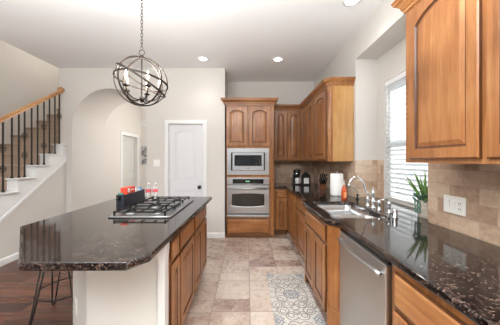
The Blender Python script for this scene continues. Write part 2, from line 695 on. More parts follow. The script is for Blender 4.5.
def slab_drawer(x0, x1, z0, z1, th=0.021, y0=0.0):
    b_ = MB()
    R = lambda i, y: [(x0 + i, y, z0 + i), (x1 - i, y, z0 + i), (x1 - i, y, z1 - i), (x0 + i, y, z1 - i)]
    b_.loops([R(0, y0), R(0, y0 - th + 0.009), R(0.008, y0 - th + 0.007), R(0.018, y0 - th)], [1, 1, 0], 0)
    return b_


dw = DX1 - DX0
d = raised_door(0.003, dw - 0.003, 0.01, DZ - 0.004, th=0.03, stile=0.0, rise=0)
d.bm.clear()
o = thing('door_1', 'white pantry door with arched upper panel and black knob', 'door', (DX0, DY + 0.036, 0))
o['kind'] = 'structure'


def panelled_slab(w_, h_, panels, th=0.035):
    """flat slab facing -y with sunk panels cut as real recesses"""
    b_ = MB()
    outer = [(0.003, 0.008), (w_ - 0.003, 0.008), (w_ - 0.003, h_ - 0.004), (0.003, h_ - 0.004)]
    holes = [panel_outline(*pp[:4], pp[4], 0) for pp in panels]
    b_.prism(outer, -0.012, 0, holes=holes, plane='xz')
    b_.prism(outer, 0.0, th - 0.012, plane='xz')
    for pp in panels:
        lp = lambda i, y: [(q[0], y, q[1]) for q in panel_outline(*pp[:4], pp[4], i)]
        b_.loops([lp(0.0, 0.0), lp(0.012, -0.004), lp(0.022, -0.002), lp(0.04, -0.008)], [0, 0, 0], 0)
    return b_


panelled_slab(dw, DZ, [(0.115, dw - 0.115, 1.03, 1.93, 0.05), (0.115, dw - 0.115, 0.22, 0.86, 0)]).build('door_slab', M['doorpaint'], o)
k = MB()
k.lathe([(0.031, 0), (0.031, -0.006), (0.012, -0.010), (0.012, -0.035), (0.027, -0.043), (0.030, -0.056), (0.022, -0.068), (0.001, -0.071)],
        (dw - 0.062, -0.012, 0.905), 18, 'y')
k.build('door_knob', M['matte_black'], o)
k = MB()
for z in (0.25, 1.05, 1.80):
    k.box(-0.004, 0.008, -0.018, -0.010, z, z + 0.09)
k.build('hinge', M['plastic'], o)

# doorway in the hall wall: casing, jamb and slab
b = MB()
x1 = ARX0
b.prism([(5.815, 0), (5.89, 0), (5.89, 2.025), (6.695, 2.025), (6.695, 0), (6.77, 0), (6.77, 2.10), (5.815, 2.10)], x1, x1 + 0.018, plane='yz')
struct(b.build('trim_2', M['white'], bevel=0.003))
o = thing('door_2', 'grey-white panelled hall door set back in its frame', 'door', (ARX0 - 0.095, 5.887, 0), PI / 2)
o['kind'] = 'structure'
panelled_slab(0.80, 2.03, [(0.12, 0.68, 1.03, 1.90, 0), (0.12, 0.68, 0.22, 0.88, 0)]).build('door_slab', M['greydoor'], o)
k = MB()
for z in (0.25, 1.05, 1.78):
    k.box(0.788, 0.80, -0.02, -0.011, z, z + 0.09)
k.build('hinge', M['chrome'], o)

# window: frame with two sashes, glass, insect screen on the lower half
o = thing('window_1', 'double hung window in the recess above the sink', 'window', (RX + 0.06, 0, 0))
o['kind'] = 'structure'
b = MB()
FR = 0.045
b.prism([(WY0, WZ0), (WY1, WZ0), (WY1, WZ1), (WY0, WZ1)], 0.01, 0.058,
        holes=[[(WY0 + FR, WZ0 + FR), (WY1 - FR, WZ0 + FR), (WY1 - FR, WZ1 - FR), (WY0 + FR, WZ1 - FR)]], plane='yz')
b.box(0.02, 0.05, WY0 + FR, WY1 - FR, 1.62, 1.67)
b.build('window_frame', M['white'], o, bevel=0.003)
gm, nt, p = new_mat('window_glass', (1, 1, 1, 1), 0.0)
tr = nt.nodes.new('ShaderNodeBsdfTransparent')
gl = nt.nodes.new('ShaderNodeBsdfGlossy')
gl.inputs['Roughness'].default_value = 0.02
ms = nt.nodes.new('ShaderNodeMixShader')
ms.inputs[0].default_value = 0.06
nt.links.new(tr.outputs[0], ms.inputs[1]); nt.links.new(gl.outputs[0], ms.inputs[2])
nt.links.new(ms.outputs[0], nt.nodes['Material Output'].inputs[0])
MB().box(0.032, 0.036, WY0 + FR, WY1 - FR, WZ0 + FR, WZ1 - FR).build('glass', gm, o)
sm, nt, p = new_mat('insect_screen', srgb(60, 62, 64), 0.8)
tr = nt.nodes.new('ShaderNodeBsdfTransparent')
ms = nt.nodes.new('ShaderNodeMixShader')
ms.inputs[0].default_value = 0.22
nt.links.new(tr.outputs[0], ms.inputs[1]); nt.links.new(p.outputs[0], ms.inputs[2])
nt.links.new(ms.outputs[0], nt.nodes['Material Output'].inputs[0])
MB().box(0.052, 0.0535, WY0 + FR, WY1 - FR, WZ0 + FR, 1.62).build('insect_screen', sm, o)

# ================================================================== STAIRS
RISE, RUN = 0.1795, 0.265
SX = -3.22
def step(j):
    return 3.833 + RUN * j, 1.494 + RISE * j    # riser plane, tread height
st = thing('staircase', 'carpeted staircase with white painted step ends rising along the left wall', 'staircase', (0, 0, 0))
car, wh = MB(), MB()
J0, J1 = -7, 9
pc = []
for j in range(J0, J1):
    y, z = step(j)
    y2 = y + RUN
    zb = max(0.0, z - RISE - 0.02) if j > J0 else 0.0
    xr = -3.376 if y < DY - 0.12 else LX - 0.012
    xl = -4.376
    car.box(xl, xr, y, y2 + 0.012, max(0.0, z - RISE - 0.3), z)
    car.tube([(xl, y - 0.004, z - 0.02), (xr, y - 0.004, z - 0.02)], 0.02, 10)
car.build('carpet', M['carpet'], st)
# white step ends: sawtooth prism
saw = []
ybot = lambda y: max(0.0, 1.361 + 0.679 * (y - 4.19))
for j in range(J0, 2):
    y, z = step(j)
    if j == J0:
        saw.append((y, 0.0))
    saw.append((y, z - 0.022))
    saw.append((min(y + RUN, DY - 0.002), z - 0.022))
top_end = saw[-1]
saw.append((DY - 0.002, ybot(DY)))
saw.append((4.19 - 1.361 / 0.679, 0.0))
wh.prism(saw, -3.376, SX, plane='yz')
wh.build('stringer', M['white'], st)
for j in range(J0, 2):
    y, z = step(j)
    t_ = MB().box(-3.376, SX + 0.03, y - 0.028, min(y + RUN, DY - 0.003), z - 0.022, z)
    t_.build('tread', M['white'], st, bevel=0.008, seg=3)
# moulding along the lower edge of the stringer
mo = MB()
y0 = 4.19 - 1.361 / 0.679
mo.prism([(y0, 0.0), (y0 + 0.06, 0.0), (DY - 0.003, ybot(DY) - 0.0), (DY - 0.003, ybot(DY) + 0.045)], SX, SX + 0.012, plane='yz')
mo.build('stringer_moulding', M['white'], st)
# wall under the flight
poly = [(y0 + 0.02, 0), (DY, 0), (DY, ybot(DY) - 0.004), (y0 + 0.02, 0.006)]
struct(MB().prism(poly, SX - 0.10, SX - 0.006, plane='yz').build('wall_under_stairs', M['wall']))
struct(MB().sweep([(SX - 0.006, y0 + 0.3), (SX - 0.006, DY)], BB, side=1).build('baseboard_stairs', M['white']))

rl = thing('stair_railing', 'oak handrail on dark iron balusters along the open side of the stairs', 'railing', (-3.285, 0, 0))
slope = RISE / RUN
zr = lambda y: 1.914 + slope * (y - 3.12) + 0.0
h = MB()
prof = [(-0.030, -0.030), (0.030, -0.030), (0.034, -0.005), (0.030, 0.018), (0.016, 0.031), (-0.016, 0.031), (-0.030, 0.018), (-0.034, -0.005)]
ya, yb = 1.9, DY - 0.01
R = lambda y: [(p_[0], y, zr(y) + p_[1]) for p_ in prof]
h.loops([R(ya), R(yb)], [0], 0)
h.build('handrail', M['rail'], rl)
ros = MB().lathe([(0.06, 0), (0.06, -0.012), (0.05, -0.02)], (-0.045, DY - 0.001, zr(DY) - 0.01), 20, 'y')
ros.build('wall_rosette', M['rail'], rl)
ys = [3.164, 3.284, 3.384, 3.472, 3.585, 3.688, 3.803, 3.909, 4.019, 4.113]
ys = [2.17 + 0.1105 * i for i in range(9)] + ys
double = {3.164: (0.33, 0.62), 3.472: (0.33, 0.62), 3.803: (0.30, 0.60), 4.113: (0.55,)}
def tread_z(y):
    j = math.floor((y - 3.833 + 0.028) / RUN)
    return step(j)[1]
for y in ys:
    z0, z1 = tread_z(y), zr(y) - 0.028
    q = MB()
    r_ = 0.0075
    q.box(-r_, r_, y - r_, y + r_, z0, z1)
    q.box(-0.013, 0.013, y - 0.013, y + 0.013, z0, z0 + 0.022)
    bo = q.build('baluster', M['baluster'], rl)
    ks = double.get(y, ())
    if y < 3.1 and round((y - 2.17) / 0.1105) % 3 == 0:
        ks = (0.33, 0.62)
    for f in ks:
        zc = z1 - (z1 - z0) * (1 - f) if f else 0
        q = MB()
        for a in range(4):
            pts = []
            for t in range(9):
                tt = t / 8
                an = a * PI / 2 + PI * tt
                rr_ = 0.032 * math.sin(PI * tt) ** 0.7 + 0.003
                pts.append((rr_ * math.cos(an), y + rr_ * math.sin(an), zc - 0.05 + 0.10 * tt))
            q.tube(pts, 0.0045, 5)
        q.lathe([(0.011, -0.058), (0.013, -0.052), (0.011, -0.046)], (0, y, zc), 8)
        q.lathe([(0.011, 0.046), (0.013, 0.052), (0.011, 0.058)], (0, y, zc), 8)
        q.build('basket_knuckle', M['baluster'], bo)

# ================================================================== CABINETS
CROWN = [(0, 0), (0.008, 0), (0.010, 0.016), (0.018, 0.022), (0.022, 0.040), (0.040, 0.062), (0.052, 0.070), (0.054, 0.084),
         (0.060, 0.088), (0.060, 0.100), (0, 0.100)]


def crown(path, z, parent, k=1.0, name='crown_moulding'):
    b_ = MB()
    b_.sweep(path, [(o_ * k, z + zz * k) for o_, zz in CROWN])
    return b_.build(name, M['wood_h'], parent)


def fronts(parent, items):
    for it in items:
        kind, x0, x1, z0, z1 = it[:5]
        if kind == 'door':
            raised_door(x0, x1, z0, z1, rise=it[5] if len(it) > 5 else 0.0).build('door', [M['wood'], M['glaze_and_shade']], parent)
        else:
            slab_drawer(x0, x1, z0, z1).build('drawer_front', [M['wood_h'], M['glaze_and_shade']], parent)


def base_cabinet(label, loc, rz, w_, items, dep=0.60, z0=0.10, z1=0.873, group=None, toe=0.06, name='base_cabinet', toe_w=None):
    o_ = thing(name, label, 'cabinet', loc, rz, group)
    b_ = MB()
    b_.box(0.001, w_ - 0.001, 0, dep, z0, z1)
    b_.build('carcass', M['wood'], o_)
    MB().box(0.002, w_ - 0.002, toe, dep - 0.02, 0, z0).build('toe_kick', M['toe'], o_)
    fronts(o_, items)
    return o_


# ---- oven cabinet (tall)
TX0, TX1, TY = -0.388, 0.478, 4.18
tw = TX1 - TX0
o = thing('oven_cabinet', 'tall maple oven cabinet with two arched doors above the microwave', 'cabinet', (TX0, TY, 0))
b = MB()
dep = BY - TY - 0.004
b.box(0, 0.020, 0, dep, 0.0, 2.36)
b.box(tw - 0.020, tw, 0, dep, 0.0, 2.36)
b.box(0.02, tw - 0.02, dep - 0.02, dep, 0.0, 2.36)
b.box(0.02, tw - 0.02, 0.02, dep - 0.02, 2.34, 2.36)
ox0, ox1 = 0.034, 0.780          # appliance openings in the face frame
b.prism([(0, 0.065), (tw, 0.065), (tw, 2.36), (0, 2.36)], 0, 0.02,
        holes=[[(ox0 + 0.02, 0.40), (ox1 - 0.02, 0.40), (ox1 - 0.02, 1.06), (ox0 + 0.02, 1.06)],
               [(ox0 + 0.02, 1.15), (ox1 - 0.02, 1.15), (ox1 - 0.02, 1.58), (ox0 + 0.02, 1.58)]], plane='xz')
b.box(0.02, tw - 0.02, 0.02, dep - 0.02, 1.085, 1.105)
b.box(0.02, tw - 0.02, 0.02, dep - 0.02, 1.60, 1.62)
b.box(0.02, tw - 0.02, 0.02, dep - 0.02, 0.35, 0.37)
b.build('carcass', M['wood'], o)
MB().box(0.0, tw, 0.025, 0.045, 0, 0.065).build('toe_kick', M['toe'], o)
# narrow fluted strip at the right edge
b = MB().box(0.82, tw, -0.012, 0, 0.065, 2.36)
b.build('filler_strip', M['wood'], o, bevel=0.004)
fronts(o, [('door', 0.022, 0.392, 1.635, 2.335, 0.05), ('door', 0.424, 0.794, 1.635, 2.335, 0.05),
           ('drawer', 0.030, 0.790, 0.085, 0.338)])
crown([(-0.004, 0.016), (-0.004, -0.002), (tw + 0.002, -0.002), (tw + 0.002, 0.40)], 2.36, o, 1.22)

# ---- microwave
mw = thing('microwave', 'built-in steel microwave with trim kit set above the oven', 'microwave', (TX0, TY - 0.001, 0))
mz0, mz1 = 1.127, 1.597
b = MB()
b.prism([(ox0, mz0), (ox1, mz0), (ox1, mz1), (ox0, mz1)], -0.018, 0,
        holes=[[(ox0 + 0.07, mz0 + 0.075), (ox1 - 0.07, mz0 + 0.075), (ox1 - 0.07, mz1 - 0.075), (ox0 + 0.07, mz1 - 0.075)]], plane='xz')
b.build('trim_frame', M['steel'], mw, bevel=0.004)
MB().box(ox0 + 0.07, ox1 - 0.07, -0.004, 0.0, mz0 + 0.075, mz1 - 0.075).build('dark_surround', M['dark_steel'], mw)
fx0, fx1, fz0, fz1 = ox0 + 0.098, ox1 - 0.098, mz0 + 0.082, mz1 - 0.082
dr = MB()
dr.prism([(fx0, fz0), (fx1, fz0), (fx1, fz1), (fx0, fz1)], -0.032, -0.005,
         holes=[[(fx0 + 0.035, fz0 + 0.075), (fx1 - 0.035, fz0 + 0.075), (fx1 - 0.035, fz1 - 0.04), (fx0 + 0.035, fz1 - 0.04)]], plane='xz')
dr = dr.build('door', M['steel'], mw, bevel=0.003)
MB().box(fx0 + 0.034, fx1 - 0.034, -0.027, -0.024, fz0 + 0.074, fz1 - 0.039).build('window', M['oven_glass'], dr)
MB().box(fx1 - 0.085, fx1 - 0.06, -0.0282, -0.0272, fz0 + 0.10, fz0 + 0.20).build('keypad', M['slot'], dr)
MB().lathe([(0.010, -0.0335), (0.010, -0.032)], ((fx0 + fx1) / 2, 0, fz0 + 0.035), 16, 'y').build('badge', M['dark_steel'], dr)
MB().box(fx0 + 0.02, fx1 - 0.02, 0.006, 0.40, mz0 + 0.06, mz1 - 0.06).build('casing', M['dark_steel'], mw)

# ---- wall oven
ov = thing('wall_oven', 'stainless wall oven with dark arched window below the microwave', 'oven', (TX0, TY - 0.001, 0))
oz0, oz1 = 0.377, 1.079
MB().box(ox0 + 0.03, ox1 - 0.03, 0.005, 0.55, oz0 + 0.03, oz1 - 0.03).build('casing', M['dark_steel'], ov)
MB().box(ox0, ox1, -0.022, 0, 0.955, oz1).build('control_panel', M['steel'], ov, bevel=0.004)
cp = MB().box(ox0 + 0.10, ox1 - 0.10, -0.025, -0.0225, 0.972, 1.052).build('control_display', M['control_glass'], ov, bevel=0.001)
MB().box(ox0 + 0.33, ox0 + 0.40, -0.0262, -0.0252, 1.005, 1.022).build('clock', M['digits'], cp)
for i in range(4):
    for xk in (ox0 + 0.13, ox0 + 0.46):
        MB().box(xk + i * 0.035, xk + 0.02 + i * 0.035, -0.0262, -0.0252, 1.005, 1.013).build('button', M['slot'], cp)
MB().box(ox0 + 0.004, ox1 - 0.004, -0.006, 0, 0.938, 0.955).build('vent_slot', M['black'], ov)
# door with a shaped window (curved top and bottom edges)
wx0, wx1 = ox0 + 0.085, ox1 - 0.085
def oven_win(i=0.0):
    pts = []
    n = 14
    for t in range(n + 1):
        x = wx0 + i + (wx1 - wx0 - 2 * i) * t / n
        pts.append((x, 0.585 + i - 0.020 * math.sin(PI * t / n)))
    for t in range(n + 1):
        x = wx1 - i - (wx1 - wx0 - 2 * i) * t / n
        pts.append((x, 0.79 - i + 0.012 * math.sin(PI * t / n)))
    return pts
od = MB().prism([(ox0, 0.445), (ox1, 0.445), (ox1, 0.938), (ox0, 0.938)], -0.034, -0.002, holes=[oven_win()], plane='xz')
od = od.build('door', M['steel'], ov, bevel=0.004)
MB().prism(oven_win(-0.001), -0.029, -0.02, plane='xz').build('window', M['oven_glass'], od)
q = MB()
q.tube([(ox0 + 0.05, -0.072, 0.885), (ox1 - 0.05, -0.072, 0.885)], 0.013, 12)
for x in (ox0 + 0.07, ox1 - 0.07):
    q.tube([(x, -0.034, 0.885), (x, -0.072, 0.885)], 0.010, 10)
q.build('handle', M['steel'], od)
MB().box(ox0 + 0.004, ox1 - 0.004, -0.012, 0, 0.418, 0.445).build('vent_slot', M['black'], ov)
MB().box(ox0, ox1, -0.022, 0, oz0, 0.418).build('lower_trim', M['steel'], ov, bevel=0.003)

# ---- wall cabinets
UZ0, UZ1 = 1.372, 2.36
o = thing('wall_cabinet', 'small maple wall cabinet with two arched doors between the oven cabinet and the corner', 'cabinet', (0.482, 4.585, 0))
ww = 1.068 - 0.482
MB().box(0, ww, 0, BY - 4.585 - 0.002, UZ0, UZ1).build('carcass', M['wood'], o)
fronts(o, [('door', 0.055, 0.300, 1.40, 2.335, 0.045), ('door', 0.310, 0.555, 1.40, 2.335, 0.045)])
crown([(0.0, -0.002), (ww - 0.0, -0.002)], UZ1, o)
# run on the right wall: unit with two doors, then the unit with the chamfered end
UX = 1.07
o = thing('wall_cabinet', 'maple wall cabinet with two narrow arched doors, beside the inner corner above the knife block', 'cabinet', (UX, 4.583, 0), -PI / 2)
L2 = 4.583 - 3.70
MB().box(0, L2, 0, WX - UX - 0.002, UZ0, UZ1).build('carcass', M['wood'], o)
fronts(o, [('door', 0.13, 0.475, 1.40, 2.335, 0.045), ('door', 0.52, 0.865, 1.40, 2.335, 0.045)])
crown([(0.06, -0.002), (L2, -0.002)], UZ1, o)
o = thing('wall_cabinet', 'end maple wall cabinet with one wide arched door and pale side facing the sink', 'cabinet', (UX, 3.70, 0), -PI / 2)
L3 = 3.70 - 3.085
ch = 0.045
dpt = WX - UX - 0.002
MB().prism([(0, 0), (L3 - ch, 0), (L3, ch), (L3, dpt), (0, dpt)], UZ0, UZ1).build('carcass', M['wood'], o)
fronts(o, [('door', 0.02, 0.535, 1.40, 2.335, 0.05)])
MB().box(L3, L3 + 0.006, ch + 0.012, dpt, UZ0, UZ1).build('end_panel', M['endpanel'], o)
# chamfer post with a raised moulding
q = MB()
cx, cy = L3 - ch / 2, ch / 2
n_ = Vector((1, -1)).normalized()
t_ = Vector((1, 1)).normalized()
c0 = Vector((cx, cy))
pts = [c0 + t_ * 0.026, c0 - t_ * 0.026, c0 - t_ * 0.026 + n_ * 0.010, c0 - t_ * 0.012 + n_ * 0.018, c0 + t_ * 0.012 + n_ * 0.018, c0 + t_ * 0.026 + n_ * 0.010]
q.prism([tuple(v) for v in pts], UZ0 + 0.05, UZ1 - 0.06)
q.build('corner_post', M['wood'], o, bevel=0.002)
crown([(0, -0.002), (L3 - ch, -0.002), (L3 + 0.004, ch), (L3 + 0.004, dpt)], UZ1, o)
# near cabinet on the right
o = thing('wall_cabinet', 'large maple wall cabinet nearest the viewer, above the tiled outlet plate', 'cabinet', (UX, 1.583, 0), -PI / 2)
L4 = 1.583 - 0.45
MB().box(0, L4, 0, dpt, UZ0, UZ1 + 0.02).build('carcass', M['wood'], o)
fronts(o, [('door', 0.052, 0.515, 1.398, 2.345, 0.06), ('door', 0.548, 1.011, 1.398, 2.345, 0.06)])
crown([(-0.002, dpt), (-0.002, -0.002), (L4, -0.002)], UZ1 + 0.02, o)

# ---- base cabinets, right run and back
FX = 0.745
o = base_cabinet('narrow maple base cabinet with drawer beside the oven cabinet', (0.482, 4.33, 0), 0, FX - 0.482, [
    ('drawer', 0.055, 0.245, 0.70, 0.845), ('door', 0.050, 0.250, 0.115, 0.68)], dep=BY - 4.33 - 0.004)
o = base_cabinet('maple base cabinet with two drawers over two doors, in the corner under the coffee maker', (FX, 4.325, 0), -PI / 2, 4.325 - 2.752, [
    ('drawer', 0.37, 0.86, 0.70, 0.845), ('drawer', 0.90, 1.39, 0.70, 0.845),
    ('door', 0.37, 0.86, 0.115, 0.68), ('door', 0.90, 1.39, 0.115, 0.68)], dep=0.63)
# sink cabinet, stepped forward with slanted corner posts
SF = 0.665
o = thing('sink_cabinet', 'maple sink cabinet stepping forward under the double sink', 'cabinet', (SF, 2.745, 0), -PI / 2)
a0, a1 = 2.745 - 2.64, 2.745 - 1.935
l5 = 2.745 - 1.842
outl = [(0.0, 0.08), (a0, 0), (a1, 0), (l5, 0.08), (l5, 0.70), (0, 0.70)]
inl = [(0.02, 0.09), (a0 + 0.008, 0.02), (a1 - 0.008, 0.02), (l5 - 0.02, 0.09), (l5 - 0.02, 0.68), (0.02, 0.68)]
b = MB().prism(outl, 0.10, 0.873, holes=[inl])
b.prism(inl, 0.10, 0.12)
b.build('carcass', M['wood'], o)
MB().prism([(0.03, 0.15), (a0 + 0.03, 0.07), (a1 - 0.03, 0.07), (l5 - 0.03, 0.15), (l5 - 0.03, 0.6), (0.03, 0.6)], 0, 0.10).build('toe_kick', M['toe'], o)
fronts(o, [('drawer', a0 + 0.02, a1 - 0.02, 0.70, 0.845), ('door', a0 + 0.02, (a0 + a1) / 2 - 0.004, 0.125, 0.68),
           ('door', (a0 + a1) / 2 + 0.004, a1 - 0.02, 0.125, 0.68)])
for (p0, p1) in (((a1, 0), (l5, 0.08)), ((0, 0.08), (a0, 0))):
    q = MB()
    A, B = Vector(p0), Vector(p1)
    dd = (B - A).normalized()
    nn = Vector((dd.y, -dd.x))
    def quad(u0, u1, o0, o1, z0_, z1_):
        q.prism([tuple(A + dd * u0 + nn * o0), tuple(A + dd * u1 + nn * o0), tuple(A + dd * u1 + nn * o1), tuple(A + dd * u0 + nn * o1)], z0_, z1_)
    Ln = (B - A).length
    quad(0.004, Ln - 0.004, 0.0005, 0.012, 0.0, 0.865)
    quad(0.006, Ln - 0.006, 0.012, 0.020, 0.0, 0.20)
    quad(0.006, Ln - 0.006, 0.012, 0.018, 0.79, 0.865)
    quad(0.022, Ln - 0.022, 0.012, 0.017, 0.22, 0.775)
    q.build('corner_post', [M['wood']], o, bevel=0.003)
# cabinet right of the dishwasher
o = base_cabinet('maple base cabinet with a wide drawer, right of the dishwasher', (FX, 1.205, 0), -PI / 2, 1.205 - 0.30, [
    ('drawer', 0.035, 0.87, 0.665, 0.835), ('door', 0.035, 0.448, 0.115, 0.645), ('door', 0.456, 0.87, 0.115, 0.645)], dep=0.63)

# ---- dishwasher
o = thing('dishwasher', 'stainless dishwasher with bar handle under the counter', 'dishwasher', (FX - 0.004, 1.834, 0), -PI / 2)
dwd = 1.834 - 1.212
MB().box(0.006, dwd - 0.006, 0.03, 0.60, 0.10, 0.862).build('casing', M['dark_steel'], o)
b = MB().box(0.008, dwd - 0.008, -0.022, 0.03, 0.115, 0.842)
dd_ = b.build('door', M['steel_v'], o, bevel=0.006, seg=3)
MB().box(0.010, dwd - 0.010, -0.006, 0.03, 0.845, 0.866).build('dark_gap_strip', M['control_glass'], o)  # black strip painting the shaded gap between door and counter
q = MB()
pts = []
for t in range(13):
    x = 0.03 + (dwd - 0.06) * t / 12
    pts.append((x, -0.040 - 0.018 * math.sin(PI * t / 12), 0.785))
q.tube(pts, 0.0125, 12)
for x, y in ((0.045, -0.042), (dwd - 0.045, -0.042)):
    q.tube([(x, -0.02, 0.785), (x, y, 0.785)], 0.011, 10)
q.build('handle', M['steel'], dd_)
MB().box(0.01, dwd - 0.01, 0.06, 0.09, 0.0, 0.098).build('toe_panel', M['black'], o)

# ---- countertop of the kitchen run, with the sink cut out
SKX0, SKX1, SKY0, SKY1 = 0.745, 1.175, 1.93, 2.70
def rrect(x0, x1, y0, y1, r, n=5):
    pts = []
    for cx, cy, a in ((x1 - r, y0 + r, -PI / 2), (x1 - r, y1 - r, 0), (x0 + r, y1 - r, PI / 2), (x0 + r, y0 + r, PI)):
        for i in range(n + 1):
            t = a + PI / 2 * i / n
            pts.append((cx + r * math.cos(t), cy + r * math.sin(t)))
    return pts
YD = 2.20           # divider between the bowls
big_bowl = rrect(SKX0, SKX1, YD + 0.012, SKY1, 0.06)
small_bowl = rrect(SKX0 + 0.02, SKX1 - 0.03, SKY0, YD - 0.012, 0.06)
poly = [(0.482, 4.285), (0.705, 4.285), (0.705, 2.79), (0.632, 2.66), (0.632, 1.90), (0.712, 1.80), (0.712, 0.25),
        (WX - T - 0.001, 0.25), (WX - T - 0.001, R0 + T + 0.001), (RX - T - 0.001, R0 + T + 0.001), (RX - T - 0.001, R1 - T - 0.001),
        (WX - T - 0.001, R1 - T - 0.001), (WX - T - 0.001, BY - T - 0.001), (0.482, BY - T - 0.001)]
cut = rrect(SKX0, SKX1, SKY0, SKY1, 0.06)
b = MB().prism(poly, 0.914, 0.876, holes=[cut])
o = b.build('countertop', M['granite'], bevel=0.010, seg=3)
tag(o, 'dark granite countertop running from the oven cabinet past the sink', 'countertop')

# ---- sink: two bowls with rim, divider and drains
o = thing('kitchen_sink', 'undermounted stainless double bowl sink below the window', 'sink', (0, 0, 0))
rim = MB().prism(rrect(SKX0 - 0.02, SKX1 + 0.02, SKY0 - 0.02, SKY1 + 0.02, 0.07), 0.875, 0.872, holes=[big_bowl, small_bowl])
rim.build('rim', M['sinksteel'], o)
def bowl(lp, zb):
    q_ = MB()
    cx_ = sum(p_[0] for p_ in lp) / len(lp)
    cy_ = sum(p_[1] for p_ in lp) / len(lp)
    def sh(k, z):
        return [(cx_ + (p_[0] - cx_) * k, cy_ + (p_[1] - cy_) * k, z) for p_ in lp]
    t_ = bmesh.new()
    Ls = [sh(1, 0.8745), sh(0.985, 0.80), sh(0.97, zb + 0.03), sh(0.94, zb + 0.008), sh(0.88, zb), sh(0.12, zb - 0.006)]
    Rv = [[t_.verts.new(p_) for p_ in l_] for l_ in Ls]
    n__ = len(lp)
    for a_, b_ in zip(Rv, Rv[1:]):
        for i in range(n__):
            j = (i + 1) % n__
            t_.faces.new((a_[i], a_[j], b_[j], b_[i]))
    t_.faces.new(Rv[-1])
    for f in t_.faces:
        f.smooth = True
    bmesh.ops.recalc_face_normals(t_, faces=t_.faces)
    q_.merge(t_, 0)
    ob = q_.build('bowl', M['sinksteel'], o)
    so = ob.modifiers.new('shell', 'SOLIDIFY'); so.thickness = 0.0015; so.offset = 1
    MB().lathe([(0.042, 0.0), (0.042, 0.004), (0.030, 0.004), (0.026, 0.001), (0.001, 0.001)], (cx_, cy_, zb - 0.004), 24).build('drain', M['chrome'], ob)
bowl(big_bowl, 0.69)
bowl(small_bowl, 0.72)

# ---- faucet
FXX, FYY = 1.25, 2.33
o = thing('kitchen_faucet', 'chrome bridge faucet with curved swan-neck spout behind the sink', 'faucet', (FXX, FYY, 0.9145))
q = MB()
q.lathe([(0.026, 0), (0.026, 0.005), (0.016, 0.012), (0.013, 0.030), (0.014, 0.055), (0.018, 0.064), (0.018, 0.076), (0.011, 0.085),
         (0.010, 0.11), (0.011, 0.122), (0.015, 0.132), (0.015, 0.160), (0.009, 0.168), (0.006, 0.178), (0.009, 0.186), (0.006, 0.196), (0.001, 0.200)], (0, 0, 0), 20)
q.build('body', M['chrome'], o)
SP = [(370.8, 194.6), (367.8, 193.6), (366.2, 192.0), (364.9, 189.0), (364.1, 186.0), (363.2, 183.0), (361.7, 180.4), (359.2, 178.3), (356.4, 177.3),
      (353.6, 177.8), (351.2, 179.6), (349.6, 182.2), (349.0, 184.6)]
s_ = FYY / 235
pts = [((x - 247) * s_ - FXX, 0, CAM_H - (y - 160) * s_ - 0.9145) for x, y in SP]
MB().tube([(0, 0, pts[0][2])] + pts, 0.0085, 12).build('spout', M['chrome'], o)
e = pts[-1]
MB().lathe([(0.010, 0.012), (0.013, 0.0), (0.013, -0.024), (0.010, -0.030)], (e[0], 0, e[2]), 16).build('nozzle', M['chrome'], o)
MB().tube([(0, -0.105, 0.07), (0, 0.105, 0.07)], 0.008, 12).build('bridge', M['chrome'], o)
for sy in (-0.105, 0.105):
    q = MB()
    q.lathe([(0.022, 0), (0.022, 0.005), (0.012, 0.012), (0.010, 0.045), (0.014, 0.055), (0.014, 0.080), (0.010, 0.088), (0.008, 0.096)], (0, sy, 0), 16)
    q.tube([(-0.002, sy, 0.096), (0.030, sy + (0.02 if sy > 0 else -0.02), 0.105), (0.062, sy + (0.035 if sy > 0 else -0.035), 0.110)], 0.006, 8, radii=[0.006, 0.006, 0.009])
    q.build('lever_handle', M['chrome'], o)
# small filter tap
o = thing('filter_tap', 'thin dark gooseneck filter tap between the soap bottle and the faucet', 'tap', (1.334, 2.84, 0.9145))
MB().lathe([(0.020, 0), (0.020, 0.008), (0.010, 0.016), (0.009, 0.05), (0.013, 0.056), (0.009, 0.064)], (0, 0, 0), 16).build('base', M['matte_black'], o)
s_ = 2.84 / 235
SP = [(357.4, 196.4), (358.2, 194.6), (358.0, 192.5), (356.8, 190.3), (354.8, 188.2), (352.5, 186.6), (350.4, 185.8), (349.0, 186.6)]
MB().tube([((x - 247) * s_ - 1.334, 0, CAM_H - (y - 160) * s_ - 0.9145) for x, y in SP], 0.006, 10).build('spout', M['chrome'], o)
MB().tube([(0, 0, 0.045), (0.03, -0.005, 0.055)], 0.004, 8).build('lever', M['matte_black'], o)
# side sprayer and air gap
o = thing('side_sprayer', 'short chrome side sprayer beside the faucet levers', 'sprayer', (1.27, 2.10, 0.9145))
MB().lathe([(0.022, 0), (0.022, 0.006), (0.014, 0.012), (0.014, 0.035)], (0, 0, 0), 16).build('base', M['chrome'], o)
MB().lathe([(0.012, 0.035), (0.014, 0.06), (0.018, 0.085), (0.016, 0.10), (0.006, 0.108)], (0, 0, 0), 16).build('spray_head', M['chrome'], o)
o = thing('air_gap_cap', 'chrome capped cylinder nearest the viewer at the sink edge', 'cap', (1.215, 1.93, 0.9145))
MB().lathe([(0.024, 0), (0.024, 0.005), (0.020, 0.008), (0.020, 0.060), (0.017, 0.068), (0.001, 0.070)], (0, 0, 0), 20).build('cap', M['chrome'], o)
MB().box(-0.0215, -0.0195, -0.008, 0.008, 0.016, 0.045).build('slot', M['slot'], o)

